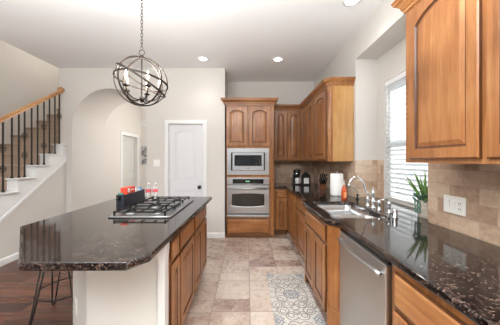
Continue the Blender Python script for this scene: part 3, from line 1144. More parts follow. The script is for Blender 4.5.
# ================================================================== ISLAND
IF = -0.52
white_poly = [(-0.566, 1.50), (-1.024, 1.50), (-1.36, 1.836), (-1.36, 2.952), (-1.014, 2.952), (-1.014, 1.555), (-0.566, 1.555)]
o = thing('kitchen_island', 'white painted island end with a slanted corner under the granite overhang', 'island', (0, 0, 0))
MB().prism(white_poly, 0, 0.8735).build('panel', M['island_white'], o)
q = MB()
q.box(-0.565, -0.517, 1.478, 1.552, 0.0, 0.8735)
q.box(-0.570, -0.510, 1.470, 1.551, 0.0, 0.12)
q.box(-0.570, -0.510, 1.470, 1.551, 0.80, 0.8735)
q.box(-0.568, -0.513, 1.474, 1.551, 0.775, 0.80)
q.box(-0.555, -0.527, 1.474, 1.50, 0.16, 0.75)
q.build('pilaster', M['white'], o, bevel=0.004)
MB().sweep([(-1.36, 1.9), (-1.36, 1.836), (-1.024, 1.50), (-0.572, 1.50)], [(0, 0), (0.014, 0), (0.014, 0.08), (0.006, 0.09), (0, 0.09)], side=1).build('base_moulding', M['white'], o)
# cabinets facing the aisle
isl = lambda lab, y0, y1, items: base_cabinet(lab, (IF, y0, 0), PI / 2, y1 - y0, items, dep=0.49, z0=0.09, toe=0.055)
w1 = 1.765 - 1.556
isl('narrow maple island cabinet next to the white pilaster', 1.556, 1.765, [('drawer', 0.02, w1 - 0.012, 0.70, 0.845), ('door', 0.02, w1 - 0.012, 0.105, 0.68)])
w2 = 2.25 - 1.767
isl('middle maple island cabinet with one door below the cooktop', 1.767, 2.25, [('drawer', 0.018, w2 - 0.018, 0.70, 0.845), ('door', 0.018, w2 - 0.018, 0.105, 0.68)])
w3 = 2.95 - 2.252
isl('far maple island cabinet with two doors, toward the pantry door', 2.252, 2.95, [('drawer', 0.018, w3 - 0.03, 0.70, 0.845), ('door', 0.018, w3 / 2 - 0.008, 0.105, 0.68), ('door', w3 / 2 - 0.002, w3 - 0.03, 0.105, 0.68)])
# top
poly = [(-0.455, 3.06), (-0.487, 1.185), (-0.555, 1.09), (-1.06, 1.09), (-1.635, 1.69), (-1.635, 3.06)]
o = MB().prism(poly[::-1], 0.914, 0.8745).build('island_countertop', M['granite'], bevel=0.012, seg=3)
tag(o, 'dark granite island top with clipped corners carrying the gas cooktop', 'countertop')

# ---- cooktop
M['burner'], _, _ = new_mat('burner_aluminium', (0.30, 0.30, 0.30, 1), 0.5, 0.9)
KX0, KX1, KY0, KY1 = -1.145, -0.625, 1.915, 2.785
o = thing('gas_cooktop', 'stainless five burner gas cooktop with black grates on the island', 'cooktop', (0, 0, 0.9145))
q = MB()
R = lambda i, z: [(p_[0], p_[1], z) for p_ in rrect(KX0 + i, KX1 - i, KY0 + i, KY1 - i, 0.03)]
q.loops([R(0.006, 0), R(0, 0.004), R(0, 0.010), R(0.006, 0.014), R(0.030, 0.014), R(0.040, 0.008)], [0] * 5, 0)
q.build('pan', M['steel'], o)
ymid = (KY0 + KY1) / 2
burn = [(-1.02, 2.07, 0.042), (-0.78, 2.07, 0.036), (-0.92, ymid, 0.054), (-1.02, 2.63, 0.036), (-0.78, 2.63, 0.042)]
for bx, by, br in burn:
    q = MB()
    q.lathe([(br + 0.006, 0.008), (br + 0.006, 0.012), (br, 0.016), (br, 0.024), (br - 0.006, 0.024)], (bx, by, 0), 22)
    bo = q.build('burner', M['burner'], o)
    MB().lathe([(br + 0.002, 0.0245), (br + 0.002, 0.030), (br - 0.006, 0.033), (0.001, 0.034)], (bx, by, 0), 22).build('burner_cap', M['matte_black'], bo)
gy = [(KY0 + 0.035, KY0 + 0.300), (KY0 + 0.306, KY1 - 0.306), (KY1 - 0.300, KY1 - 0.035)]
GZ = 0.048
def bar(q_, p0, p1, wd=0.0085, ht=0.010, z=GZ):
    a_, b_ = Vector(p0), Vector(p1)
    d_ = (b_ - a_).normalized()
    n__ = Vector((-d_.y, d_.x)) * wd / 2
    pts_ = [tuple(a_ + n__), tuple(b_ + n__), tuple(b_ - n__), tuple(a_ - n__)]
    q_.prism(pts_, z - ht, z)
for gi, (ya_, yb_) in enumerate(gy):
    q = MB()
    xa, xb = KX0 + 0.045, KX1 - (0.055 if gi != 1 else 0.14)
    for e0, e1 in (((xa, ya_), (xb, ya_)), ((xb, ya_), (xb, yb_)), ((xb, yb_), (xa, yb_)), ((xa, yb_), (xa, ya_))):
        bar(q, e0, e1)
    ym_ = (ya_ + yb_) / 2
    xm_ = (xa + xb) / 2
    if gi != 1:
        bar(q, (xm_, ya_), (xm_, yb_))
    for bx, by, br in burn:
        if ya_ < by < yb_:
            lim = {0: (xa, bx, by), 1: (xb, bx, by)}
            bar(q, (bx - 0.022, by), (xa if bx < xm_ or gi == 1 else xm_, by))
            bar(q, (bx + 0.022, by), (xb if bx > xm_ or gi == 1 else xm_, by))
            bar(q, (bx, by - 0.022), (bx, ya_))
            bar(q, (bx, by + 0.022), (bx, yb_))
    for fx_ in (xa, xb):
        for fy_ in (ya_, yb_):
            q.box(fx_ - 0.007, fx_ + 0.007, fy_ - 0.007, fy_ + 0.007, 0.0145, GZ + 0.004)
    q.build('grate', M['matte_black'], o)
for i in range(5):
    ky = ymid - 0.104 + 0.052 * i
    MB().lathe([(0.017, 0.008), (0.017, 0.020), (0.014, 0.030), (0.001, 0.031)], (KX1 - 0.085, ky, 0), 16).build('knob', M['black'], o)

# ================================================================== WINDOW BLINDS
m, nt, p = new_mat('blind_slat', srgb(244, 244, 242), 0.45)
tl = nt.nodes.new('ShaderNodeBsdfTranslucent')
tl.inputs[0].default_value = (0.92, 0.95, 0.97, 1)
ms = nt.nodes.new('ShaderNodeMixShader')
ms.inputs[0].default_value = 0.72
nt.links.new(p.outputs[0], ms.inputs[1]); nt.links.new(tl.outputs[0], ms.inputs[2])
nt.links.new(ms.outputs[0], nt.nodes['Material Output'].inputs[0])
M['slat'] = m
o = thing('window_blind', 'white horizontal slat blind covering the sink window', 'blind', (RX + 0.028, 0, 0))
MB().box(-0.028, 0.028, WY0 + 0.012, WY1 - 0.012, WZ1 - 0.062, WZ1 - 0.004).build('headrail', M['white'], o, bevel=0.004)
q = MB()
z = WZ1 - 0.095
tilt = math.radians(48)
hw = 0.031
while z > WZ0 + 0.055:
    cx_, cz_ = hw * math.cos(tilt), hw * math.sin(tilt)
    prof = []
    for k in range(5):
        u = -1 + k / 2
        camber = 0.004 * (1 - u * u)
        prof.append((u * cx_ + camber * math.sin(tilt), z - u * cz_ + camber * math.cos(tilt)))
    L0 = [(x_, z_) for x_, z_ in prof] + [(x_, z_ - 0.003) for x_, z_ in reversed(prof)]
    q.loops([[(x_, WY0 + 0.016, z_) for x_, z_ in L0], [(x_, WY1 - 0.016, z_) for x_, z_ in L0]], [0], 0)
    z -= 0.0545
sl = q.build('slat_stack', M['slat'], o)
MB().box(-0.026, 0.026, WY0 + 0.014, WY1 - 0.014, WZ0 + 0.006, WZ0 + 0.026).build('bottom_rail', M['white'], o, bevel=0.003)
q = MB()
for y in (WY0 + 0.14, (WY0 + WY1) / 2, WY1 - 0.12):
    for x in (-0.0245, 0.0245):
        q.box(x - 0.001, x + 0.001, y - 0.002, y + 0.002, WZ0 + 0.02, WZ1 - 0.03)
q.build('ladder_cord', M['plastic'], o)
MB().tube([(-0.032, WY1 - 0.07, WZ1 - 0.06), (-0.034, WY1 - 0.068, 1.55)], 0.004, 8).build('tilt_wand', M['plastic'], o)

# ================================================================== LIGHTS OF THE ROOM
m, nt, p = new_mat('lit_lens', (1, 1, 1, 1), 0.4)
p.inputs['Emission Color'].default_value = (1, 0.97, 0.92, 1)
p.inputs['Emission Strength'].default_value = 9.0
M['lens'] = m
cans = [(-0.711, 3.80, 'round recessed ceiling light above the pantry door'),
        (0.503, 3.82, 'round recessed ceiling light above the oven cabinet'),
        (1.08, 2.42, 'round recessed ceiling light nearest the sink window')]
for x, y, lab in cans:
    o = thing('recessed_light', lab, 'ceiling light', (x, y, CEIL), 0, 'recessed ceiling lights')
    MB().lathe([(0.085, 0), (0.085, -0.006), (0.066, -0.010), (0.062, -0.002), (0.062, 0)], (0, 0, 0), 28, caps=False).build('trim_ring', M['white'], o)
    MB().lathe([(0.062, -0.001), (0.060, -0.005), (0.001, -0.006)], (0, 0, 0), 28).build('lens', M['lens'], o)
    lamp('can_beam', 'SPOT', (x, y, CEIL - 0.03), (0, 0, 0), 13, (1, 0.97, 0.94), spot_size=math.radians(125), spot_blend=0.9, shadow_soft_size=0.06)

# chandelier
HX, HYY, HZ = -0.985, 2.2, 2.125
RO = 0.228
o = thing('orb_chandelier', 'bronze iron orb chandelier with five candle lights hanging on a chain', 'chandelier', (HX, HYY, HZ))
def ring(rot, r_, wd=0.0075, th=0.0045):
    q_ = MB()
    n__ = 56
    t_ = bmesh.new()
    rows = []
    for i in range(n__):
        a_ = 2 * PI * i / n__
        c_, s__ = math.cos(a_), math.sin(a_)
        rows.append([t_.verts.new(rot @ Vector(((r_ + dr_) * c_, (r_ + dr_) * s__, dz_))) for dr_, dz_ in ((-th, -wd), (th, -wd), (th, wd), (-th, wd))])
    for i in range(n__):
        a_, b_ = rows[i], rows[(i + 1) % n__]
        for k_ in range(4):
            j_ = (k_ + 1) % 4
            t_.faces.new((a_[k_], a_[j_], b_[j_], b_[k_]))
    bmesh.ops.recalc_face_normals(t_, faces=t_.faces)
    q_.merge(t_, 0)
    return q_.build('orb_ring', M['iron'], o)
rx = lambda d_: Matrix.Rotation(math.radians(d_), 3, 'X')
ry = lambda d_: Matrix.Rotation(math.radians(d_), 3, 'Y')
rz_ = lambda d_: Matrix.Rotation(math.radians(d_), 3, 'Z')
VA = 24.3      # bearing of the chandelier
ring(rz_(VA) @ rx(90), RO)
ring(rz_(VA + 33) @ rx(90), RO - 0.006)
ring(rz_(VA - 42) @ rx(90), RO - 0.012)
ring(rz_(VA) @ ry(9) @ rx(-2), RO + 0.006)
ring(rz_(VA) @ ry(31) @ rx(8), RO + 0.012)
q = MB()
q.tube([(0, 0, -0.165), (0, 0, RO + 0.02)], 0.006, 8)
q.lathe([(0.004, -0.20), (0.012, -0.19), (0.026, -0.172), (0.030, -0.160), (0.022, -0.150), (0.010, -0.14), (0.008, -0.12)], (0, 0, 0), 16)
q.lathe([(0.008, RO - 0.02), (0.018, RO - 0.012), (0.018, RO + 0.008), (0.007, RO + 0.02)], (0, 0, 0), 14)
q.build('stem', M['iron'], o)
m, nt, p = new_mat('candle_bulb', (1, 1, 1, 1), 0.3)
p.inputs['Emission Color'].default_value = (1, 0.86, 0.66, 1)
p.inputs['Emission Strength'].default_value = 7.0
M['bulb'] = m
M['candle'], _, _ = new_mat('candle_sleeve', srgb(150, 138, 120), 0.6)
for k_ in range(5):
    an = 2 * PI * k_ / 5 + math.radians(VA)
    ca, sa = math.cos(an), math.sin(an)
    P = lambda r_, z_: (r_ * ca, r_ * sa, z_)
    q = MB()
    q.tube([P(0.012, -0.160), P(0.05, -0.178), P(0.095, -0.172), P(0.13, -0.150), P(0.152, -0.115), P(0.158, -0.085)], 0.006, 8)
    am = q.build('arm', M['iron'], o)
    q = MB()
    q.lathe([(0.006, -0.088), (0.024, -0.082), (0.028, -0.074), (0.012, -0.070), (0.012, -0.062)], P(0.158, 0), 14)
    q.build('candle_cup', M['iron'], am)
    MB().lathe([(0.010, -0.062), (0.010, -0.012)], P(0.158, 0), 12).build('candle_sleeve', M['candle'], am)
    MB().lathe([(0.007, -0.012), (0.012, 0.004), (0.0125, 0.014), (0.008, 0.034), (0.003, 0.050), (0.001, 0.054)], P(0.158, 0), 12).build('bulb', M['bulb'], am)
    x_, y_, z_ = P(0.158, 0.02)
    lamp('candle_glow', 'POINT', (HX + x_, HYY + y_, HZ + z_ + 0.07), (0, 0, 0), 3.5, (1, 0.95, 0.88), shadow_soft_size=0.02)
# chain: loop, links, canopy
q = MB()
top = RO + 0.02
def link(zc, flip, hh=0.019, ww_=0.010, r_=0.0024):
    pts_ = []
    for i in range(14):
        a_ = 2 * PI * i / 14
        x_, z_ = ww_ * math.cos(a_), hh * math.sin(a_)
        pts_.append((x_, 0, zc + z_) if flip else (0, x_, zc + z_))
    q.tube(pts_, r_, 6, closed=True)
link(top + 0.022, True, 0.026, 0.026, 0.0035)
z = top + 0.062
i = 0
zmax = CEIL - HZ - 0.02
while z < zmax - 0.012:
    link(z, i % 2 == 0)
    z += 0.031
    i += 1
q.build('chain', M['iron'], o)
q = MB().lathe([(0.004, zmax - 0.028), (0.012, zmax - 0.02), (0.055, zmax - 0.01), (0.062, zmax + 0.006), (0.062, zmax + 0.0195)], (0, 0, 0), 24)
q.build('ceiling_canopy', M['iron'], o)

# ================================================================== STOOL
o = thing('bar_stool', 'black wire bar stool with hairpin legs under the island overhang', 'stool', (-1.645, 2.125, 0), 0)
SH = 0.64
q = MB().lathe([(0.001, SH), (0.165, SH), (0.178, SH + 0.008), (0.180, SH + 0.022), (0.172, SH + 0.032), (0.001, SH + 0.036)], (0, 0, 0), 32)
q.build('seat', M['matte_black'], o)
feet = [(-0.125, -0.205), (-0.205, 0.125), (0.125, 0.205), (0.205, -0.125)]
for fx_, fy_ in feet:
    f = Vector((fx_, fy_, 0.0065))
    dirv = Vector((fx_, fy_, 0)).normalized()
    side = Vector((-dirv.y, dirv.x, 0))
    top = dirv * 0.13 + Vector((0, 0, SH))
    q = MB()
    q.tube([top + side * 0.05, f + side * 0.012 + Vector((0, 0, 0.03)), f + side * 0.005, f - side * 0.005, f - side * 0.012 + Vector((0, 0, 0.03)), top - side * 0.05], 0.0062, 8)
    q.build('leg', M['matte_black'], o)
q = MB()
q.tube([(0.203 * math.cos(2 * PI * i / 40), 0.203 * math.sin(2 * PI * i / 40), 0.235) for i in range(40)], 0.0058, 8, closed=True)
q.build('footrest_ring', M['matte_black'], o)

# ================================================================== RUG
m, nt, p = new_mat('scroll_pattern_mat', srgb(208, 204, 196), 0.65)
oc = coords(nt)
x_, y_, z_ = xyz(nt, oc)
wob = noise(nt, oc, 9, 2)
CW, CH = 0.43, 0.80
qx = (((x_ / CW + 0.5).frac() - 0.5) * CW).abs()
qy = ((((y_ - 0.36) / CH + 0.5).frac() - 0.5) * CH).abs()
qx = qx + (wob - 0.5) * 0.012
qy = qy + (wob - 0.5) * 0.012
def dist(cx_, cy_):
    dx_, dy_ = qx - cx_, qy - cy_
    return (dx_ * dx_ + dy_ * dy_).sqrt()
tan_lines = None
blue = None
def ringl(cx_, cy_, r_, w__):
    return (dist(cx_, cy_) - r_).abs().lt(w__)
for cx_, cy_, r_, w__ in ((0.105, 0.075, 0.052, 0.0045), (0.118, 0.082, 0.026, 0.0045), (0.165, 0.175, 0.048, 0.0045), (0.158, 0.18, 0.022, 0.0045),
                          (0.06, 0.165, 0.055, 0.0045), (0.07, 0.16, 0.028, 0.0045), (0.0, 0.21, 0.04, 0.0045), (0.12, 0.265, 0.052, 0.0045), (0.125, 0.27, 0.026, 0.0045),
                          (0.05, 0.335, 0.055, 0.0045), (0.06, 0.33, 0.027, 0.0045), (0.19, 0.02, 0.034, 0.0045), (0.0, 0.29, 0.03, 0.0045), (0.20, 0.25, 0.03, 0.0045)):
    rr__ = ringl(cx_, cy_, r_, w__)
    tan_lines = rr__ if tan_lines is None else tan_lines.mx(rr__)
d0 = dist(0.0, 0.0)
d1 = dist(CW / 2, CH / 2)
for dd__ in (d0, d1):
    t1 = (dd__ - 0.05).abs().lt(0.007).mx((dd__ - 0.025).abs().lt(0.007)).mx((dd__ - 0.075).abs().lt(0.006))
    blue = t1 if blue is None else blue.mx(t1)
pet = ((qx * 130.0).m('SINE') * (qy * 130.0).m('SINE')).gt(0.25)
blue = blue.mx(pet * d0.lt(0.085)).mx(pet * d1.lt(0.10))
wear = noise(nt, oc, 40, 3)
basec = ramp(nt, wear, [(0.3, srgb(182, 177, 170)), (0.7, srgb(206, 202, 195))])
c = mix(nt, tan_lines * 0.9, basec, srgb(118, 110, 104))
c = mix(nt, blue * 0.7, c, srgb(92, 102, 116))
nt.links.new(c, p.inputs['Base Color'])
M['rug'] = m
R_ = rrect(-0.215, 0.215, -0.85, 0.80, 0.01, 2)
o = MB().prism(R_, 0.001, 0.008).build('floor_mat', M['rug'], loc=(0.452, 2.06, 0))
tag(o, 'pale scroll-patterned kitchen mat with blue medallions lying before the sink cabinet', 'mat')

# ================================================================== COUNTER ITEMS
CT = 0.9145
# coffee maker with mug
o = thing('coffee_maker', 'black single cup coffee maker on the back counter', 'coffee maker', (0.975, 4.60, CT))
q = MB()
q.box(-0.065, 0.065, -0.10, 0.11, 0, 0.022)
q.box(-0.060, 0.060, 0.02, 0.11, 0.022, 0.20)
q.build('body', M['black'], o, bevel=0.008, seg=3)
MB().lathe([(0.058, 0.175), (0.068, 0.185), (0.068, 0.265), (0.060, 0.285), (0.030, 0.295), (0.001, 0.296)], (0, -0.01, 0), 24).build('brew_head', M['black'], o)
MB().lathe([(0.050, 0.0225), (0.050, 0.026)], (0, -0.045, 0), 20).build('drip_tray', M['steel'], o)
MB().lathe([(0.069, 0.205), (0.0695, 0.212), (0.069, 0.219)], (0, -0.01, 0), 24).build('trim_band', M['chrome'], o)
M['ceramic'], _, _ = new_mat('white_ceramic', srgb(238, 237, 234), 0.2)
o = thing('mug', 'white mug standing under the coffee maker spout', 'mug', (0.975, 4.555, CT + 0.0265))
q = MB().lathe([(0.034, 0), (0.041, 0.006), (0.043, 0.05), (0.044, 0.098), (0.041, 0.098), (0.039, 0.05), (0.036, 0.010), (0.001, 0.008)], (0, 0, 0), 24, caps=True)
q.build('cup', M['ceramic'], o)
MB().tube([(0.041, 0, 0.082), (0.062, 0, 0.078), (0.070, 0, 0.052), (0.060, 0, 0.028), (0.041, 0, 0.022)], 0.0055, 8).build('handle', M['ceramic'], o)
# black arch-topped pod holder with white card
o = thing('pod_holder', 'black arch-topped stand with a white card beside the coffee maker', 'stand', (1.125, 4.50, CT))
pf = [(-0.078, 0), (0.078, 0), (0.078, 0.13)] + [(0.078 * math.cos(a_), 0.13 + 0.105 * math.sin(a_)) for a_ in [PI * i / 14 for i in range(1, 14)]] + [(-0.078, 0.13)]
MB().prism(pf, -0.05, 0.05, plane='xz').build('body', M['black'], o, bevel=0.008, seg=3)
MB().box(-0.048, 0.048, -0.0535, -0.0505, 0.030, 0.135).build('card', M['ceramic'], o)
MB().tube([(-0.03, 0, 0.232), (-0.028, 0, 0.25), (0.028, 0, 0.25), (0.03, 0, 0.232)], 0.005, 8).build('handle', M['black'], o)
# knife block
M['blockwood'] = wood('knife_block_wood', srgb(74, 42, 26), srgb(104, 62, 38), srgb(124, 78, 50))
o = thing('knife_block', 'brown wooden knife block holding black handled knives', 'knife block', (1.20, 3.80, CT), math.radians(-6))
MB().prism([(-0.11, 0), (0.09, 0), (0.09, 0.06), (-0.02, 0.155), (-0.11, 0.075)], -0.05, 0.05, plane='yz').build('block', M['blockwood'], o, bevel=0.004)
nrm = Vector((0, -0.66, 0.75))
for i in range(8):
    r_, c_ = divmod(i, 4)
    base_ = Vector((-0.034 + 0.023 * c_, -0.080 + 0.045 * r_, 0.10 + 0.040 * r_))
    ln = 0.125 + 0.02 * r_ + 0.012 * ((i * 7) % 3)
    spread = Vector((0.10 * (c_ - 1.5) * 0.25, 0, 0))
    tip = base_ + (nrm + spread * 2).normalized() * ln
    kn = tag(MB().tube([base_, base_ + (tip - base_) * 0.5, tip], 0.011, 8, radii=[0.0105, 0.010, 0.012]).build('knife', M['black']),
             'black handled knife standing in the wooden knife block', 'knife', 'knives in the block')
    kn.location = (1.20, 3.80, CT)
# paper towel roll on a holder
m, nt, p = new_mat('paper_towel', srgb(242, 241, 238), 0.9)
bump(nt, p, noise(nt, coords(nt), 120, 2), 0.3, 0.003)
M['paper'] = m
o = thing('paper_towel_roll', 'white paper towel roll standing left of the soap bottle', 'paper towel', (1.205, 3.16, CT))
MB().lathe([(0.022, 0.012), (0.080, 0.012), (0.083, 0.02), (0.083, 0.285), (0.080, 0.292), (0.022, 0.292)], (0, 0, 0), 36).build('roll', M['paper'], o)
MB().lathe([(0.088, 0), (0.088, 0.008), (0.080, 0.0115), (0.001, 0.0115)], (0, 0, 0), 32).build('holder_base', M['steel'], o)
MB().lathe([(0.008, 0.0116), (0.008, 0.305), (0.012, 0.31), (0.008, 0.322), (0.001, 0.324)], (0, 0, 0), 12).build('holder_post', M['steel'], o)
# soap bottle
M['soap'], nt, p = new_mat('orange_soap', srgb(224, 96, 48), 0.15)
p.inputs['Transmission Weight'].default_value = 0.25
M['clearplastic'], nt, p = new_mat('frosted_plastic', srgb(225, 225, 222), 0.3)
o = thing('soap_bottle', 'orange soap bottle with pump beside the paper towel', 'bottle', (1.185, 2.87, CT))
MB().lathe([(0.028, 0), (0.032, 0.006), (0.033, 0.07), (0.030, 0.11), (0.020, 0.145), (0.014, 0.16), (0.014, 0.168)], (0, 0, 0), 24).build('bottle', M['soap'], o)
MB().box(-0.018, 0.018, -0.0352, -0.0325, 0.025, 0.085).build('label', M['slot'], o).data.materials.__setitem__(0, new_mat('pale_orange_label', srgb(240, 160, 110), 0.5)[0])
q = MB().lathe([(0.015, 0.1685), (0.015, 0.186), (0.006, 0.188), (0.005, 0.215)], (0, 0, 0), 16)
q.tube([(0.008, 0, 0.218), (-0.030, 0, 0.218), (-0.036, 0, 0.210)], 0.006, 8)
q.build('pump', M['clearplastic'], o)

# plant in the window recess
m, nt, p = new_mat('cement_pot', srgb(198, 188, 172), 0.8)
n = noise(nt, coords(nt), 30, 4)
nt.links.new(ramp(nt, n, [(0.3, srgb(178, 168, 150)), (0.7, srgb(208, 200, 186))]), p.inputs['Base Color'])
M['pot'] = m
def leafmat(name, a_, b_):
    m_, nt_, p_ = new_mat(name, a_, 0.4)
    nt_.links.new(ramp(nt_, noise(nt_, coords(nt_), 25, 2), [(0.3, a_), (0.7, b_)]), p_.inputs['Base Color'])
    p_.inputs['Subsurface Weight'].default_value = 0.0
    return m_
M['leaf'] = leafmat('green_blade', srgb(84, 132, 66), srgb(140, 178, 98))
M['teal'] = leafmat('blue_green_succulent', srgb(70, 112, 102), srgb(118, 156, 140))
M['soil'], _, _ = new_mat('soil', srgb(58, 46, 36), 0.9)
o = thing('potted_plant', 'spiky green plant in a cement pot beside the window', 'plant', (1.485, 1.945, CT), 0)
MB().lathe([(0.056, 0), (0.060, 0.004), (0.066, 0.125), (0.066, 0.14), (0.058, 0.14), (0.056, 0.118), (0.001, 0.118)], (0, 0, 0), 28).build('pot', M['pot'], o)
MB().lathe([(0.056, 0.1185), (0.001, 0.122)], (0, 0, 0), 20).build('soil', M['soil'], o)
def blade(q_, base_, tip, wd, bend=0.03):
    b0, t0 = Vector(base_), Vector(tip)
    mid = (b0 + t0) / 2 + Vector((0, 0, bend))
    dv = (t0 - b0)
    sd = dv.cross(Vector((0.3, 1, 0.2))).normalized()
    t_ = bmesh.new()
    rows = []
    for i in range(8):
        u = i / 7
        p_ = b0 * (1 - u) ** 2 + mid * 2 * u * (1 - u) + t0 * u * u
        ww__ = wd * (1 - u) ** 0.55 * (0.7 + 0.6 * min(1, u * 3)) + 0.0006
        nn_ = sd.cross(dv).normalized() * 0.0018
        rows.append([t_.verts.new(p_ - sd * ww__ + nn_), t_.verts.new(p_ - nn_), t_.verts.new(p_ + sd * ww__ + nn_), t_.verts.new(p_ + nn_ * 2)])
    for a_, b_ in zip(rows, rows[1:]):
        for k__ in range(4):
            j_ = (k__ + 1) % 4
            t_.faces.new((a_[k__], a_[j_], b_[j_], b_[k__]))
    t_.faces.new(rows[0]); t_.faces.new(rows[-1][::-1])
    bmesh.ops.recalc_face_normals(t_, faces=t_.faces)
    q_.merge(t_, 0)
q = MB()
for tip in [(-0.185, -0.01, 0.355), (-0.15, 0.03, 0.31), (-0.105, 0.0, 0.385), (-0.06, 0.04, 0.36), (-0.025, -0.02, 0.37), (0.01, 0.03, 0.40), (0.05, 0.02, 0.37),
            (0.09, 0.03, 0.33), (-0.11, -0.06, 0.27), (0.03, 0.07, 0.32), (0.13, 0.02, 0.29), (-0.01, 0.06, 0.34)]:
    blade(q, (tip[0] * 0.12, tip[1] * 0.12, 0.12), tip, 0.0088, 0.03)
q.build('leaves', M['leaf'], o)
q = MB()
for i in range(46):
    a_ = random.uniform(0, 2 * PI)
    r_ = random.uniform(0.02, 0.060)
    c_ = Vector((r_ * math.cos(a_) - 0.022, r_ * math.sin(a_), 0.125 + random.uniform(0, 0.05)))
    ln = random.uniform(0.022, 0.042)
    an = a_ + random.uniform(-0.5, 0.5)
    blade(q, c_, c_ + Vector((math.cos(an) * ln, math.sin(an) * ln, random.uniform(0.0, 0.035))), 0.0085, 0.008)
for k_ in range(3):
    x0_ = -0.070 - 0.004 * k_
    y0_ = -0.02 + 0.02 * k_
    for i in range(9):
        zc = 0.13 - i * 0.011
        q.sphere((x0_ + random.uniform(-0.004, 0.004), y0_, zc), 0.0065, u=8, v=6)
q.build('succulents', M['teal'], o)

# caddy with packets on the island
M['navy'], _, _ = new_mat('dark_caddy', srgb(34, 38, 46), 0.4)
M['red'], _, _ = new_mat('red_carton', srgb(218, 68, 44), 0.45)
M['bluepack'], _, _ = new_mat('blue_packet', srgb(92, 136, 176), 0.5)
M['tealpack'], _, _ = new_mat('teal_packet', srgb(70, 128, 116), 0.5)
o = thing('caddy', 'dark open caddy standing behind the cooktop grates', 'caddy', (-1.258, 2.565, CT))
b = MB()
b.prism(rrect(-0.04, 0.04, -0.245, 0.245, 0.015), 0, 0.128, holes=[rrect(-0.035, 0.035, -0.240, 0.240, 0.012)])
b.prism(rrect(-0.036, 0.036, -0.241, 0.241, 0.012), 0.0, 0.006)
b.build('body', M['navy'], o)
MB().tube([(0, -0.246, 0.115), (0, -0.278, 0.115), (0, -0.282, 0.10), (0, -0.278, 0.085), (0, -0.246, 0.085)], 0.008, 8).build('handle', M['black'], o)
def packet(name, lab, cat, mat, x, y, z0, lx, ly, lz, tx=0.0, grp=None):
    q_ = MB().box(-lx / 2, lx / 2, -ly / 2, ly / 2, 0, lz)
    o_ = q_.build(name, mat, bevel=0.002)
    o_.location = (x, y, z0)
    o_.rotation_euler = (tx, 0, 0)
    return tag(o_, lab, cat, grp)
zc = CT + 0.0065
o = thing('tea_carton', 'red carton standing in the dark caddy', 'carton', (-1.258, 2.485, zc))
MB().box(-0.032, 0.032, -0.09, 0.09, 0, 0.185).build('carton', M['red'], o, bevel=0.002)
MB().box(0.0322, 0.0332, -0.07, -0.03, 0.135, 0.175).build('printed_patch', M['ceramic'], o)
MB().box(0.0322, 0.0332, -0.01, 0.07, 0.15, 0.162).build('printed_band', M['ceramic'], o)
packet('packet', 'white packet in the caddy right of the red carton', 'packet', M['ceramic'], -1.258, 2.645, zc, 0.05, 0.075, 0.155, -0.10)
packet('packet', 'blue packet in the caddy behind the white packet', 'packet', M['bluepack'], -1.258, 2.745, zc, 0.05, 0.025, 0.15, -0.06)
packet('packet', 'teal packet at the near end of the caddy', 'packet', M['tealpack'], -1.258, 2.350, zc, 0.05, 0.02, 0.140, 0.05)
# water bottles
m, nt, p = new_mat('clear_bottle', (0.95, 0.97, 0.98, 1), 0.08)
p.inputs['Transmission Weight'].default_value = 0.85
p.inputs['IOR'].default_value = 1.2
M['pet'] = m
M['redlabel'], _, _ = new_mat('pink_red_label', srgb(212, 84, 96), 0.5)
for x_, y_, lab in ((-1.215, 2.90, 'clear water bottle with red label, next to the caddy'), (-1.145, 2.935, 'clear water bottle with red label, right of its twin behind the cooktop')):
    o = thing('water_bottle', lab, 'bottle', (x_, y_, CT), 0, 'water bottles on the island')
    MB().lathe([(0.027, 0), (0.031, 0.006), (0.031, 0.05), (0.028, 0.06), (0.031, 0.07), (0.031, 0.125), (0.026, 0.15), (0.013, 0.168), (0.012, 0.176)], (0, 0, 0), 20).build('bottle', M['pet'], o)
    MB().lathe([(0.0315, 0.078), (0.0315, 0.116)], (0, 0, 0), 20, caps=False).build('label', M['redlabel'], o)
    MB().lathe([(0.014, 0.1765), (0.014, 0.190), (0.001, 0.191)], (0, 0, 0), 16).build('cap', M['ceramic'], o)

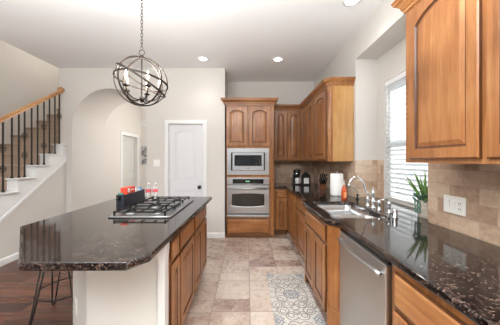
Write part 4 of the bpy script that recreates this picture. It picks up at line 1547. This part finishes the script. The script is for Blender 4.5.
# ================================================================== WALL PLATES, ART
def plate(o_, w_, h_):
    MB().box(-w_ / 2, w_ / 2, -0.006, 0, -h_ / 2, h_ / 2).build('plate', M['plastic'], o_, bevel=0.003)
def rocker(o_, x_):
    MB().box(x_ - 0.018, x_ + 0.018, -0.0075, -0.006, -0.035, 0.035).build('switch_frame', M['plastic'], o_)
    q_ = MB()
    q_.loops([[(x_ - 0.0155, -0.0075, -0.031), (x_ + 0.0155, -0.0075, -0.031), (x_ + 0.0155, -0.0075, 0.031), (x_ - 0.0155, -0.0075, 0.031)],
              [(x_ - 0.0155, -0.0085, -0.031), (x_ + 0.0155, -0.0085, -0.031), (x_ + 0.0155, -0.0125, 0.031), (x_ - 0.0155, -0.0125, 0.031)]], [0], 0)
    q_.build('rocker', M['plastic'], o_)
def outlet(o_, x_):
    rec = MB().box(x_ - 0.017, x_ + 0.017, -0.0085, -0.006, -0.034, 0.034).build('receptacle', M['plastic'], o_, bevel=0.002)
    q_ = MB()
    for zc_ in (-0.018, 0.018):
        q_.box(x_ - 0.008, x_ - 0.005, -0.0092, -0.0086, zc_ - 0.006, zc_ + 0.006)
        q_.box(x_ + 0.005, x_ + 0.008, -0.0092, -0.0086, zc_ - 0.006, zc_ + 0.006)
        q_.box(x_ - 0.002, x_ + 0.002, -0.0092, -0.0086, zc_ - 0.013, zc_ - 0.009)
    q_.build('slot', M['slot'], rec)
o = thing('switch_plate', 'white wall plate with two switches and an outlet on the tiled backsplash', 'switch plate', (WX - T - 0.0005, 1.574, 1.088), -PI / 2)
plate(o, 0.168, 0.117)
rocker(o, -0.046); rocker(o, 0.0); outlet(o, 0.046)
o = thing('switch_plate', 'white double switch plate on the wall left of the pantry door', 'switch plate', (-1.612, DY - 0.0005, 1.335), 0)
plate(o, 0.115, 0.125)
rocker(o, -0.024); rocker(o, 0.024)
o = thing('outlet_plate', 'white outlet plate low on the slanted island corner', 'outlet', (-1.254 - 0.0004, 1.73 - 0.0004, 0.314), math.radians(-45))
plate(o, 0.072, 0.117)
outlet(o, 0)
# pictures on the hall's end wall
m, nt, p = new_mat('grey_landscape_print', srgb(150, 150, 150), 0.6)
n = noise(nt, coords(nt), 9, 4, 0.6, 0.8)
nt.links.new(ramp(nt, n, [(0.35, srgb(84, 84, 86)), (0.5, srgb(150, 150, 150)), (0.62, srgb(206, 206, 206))]), p.inputs['Base Color'])
M['print'] = m
for z0_, z1_, lab in ((1.475, 1.80, 'grey abstract picture on the hall end wall, upper of two'), (1.265, 1.44, 'grey abstract picture on the hall end wall, lower of two')):
    o = thing('wall_picture', lab, 'picture', (-2.87, HY - 0.001, (z0_ + z1_) / 2), 0, 'pictures in the hall')
    hh = (z1_ - z0_) / 2
    MB().box(-0.24, 0.24, -0.022, 0, -hh, hh).build('canvas', M['print'], o)
# return air grille high on the hall wall
o = thing('wall_vent', 'white air vent high on the hall end wall beyond the arch', 'vent', (-2.98, HY - 0.001, 2.475), 0)
q = MB().prism([(-0.14, -0.075), (0.14, -0.075), (0.14, 0.075), (-0.14, 0.075)], -0.012, 0, holes=[[(-0.115, -0.05), (0.115, -0.05), (0.115, 0.05), (-0.115, 0.05)]], plane='xz')
q.build('frame', M['white'], o)
q = MB()
for i in range(6):
    q.box(-0.115, 0.115, -0.010, -0.002, -0.048 + i * 0.017, -0.040 + i * 0.017)
q.build('louvre', M['white'], o)
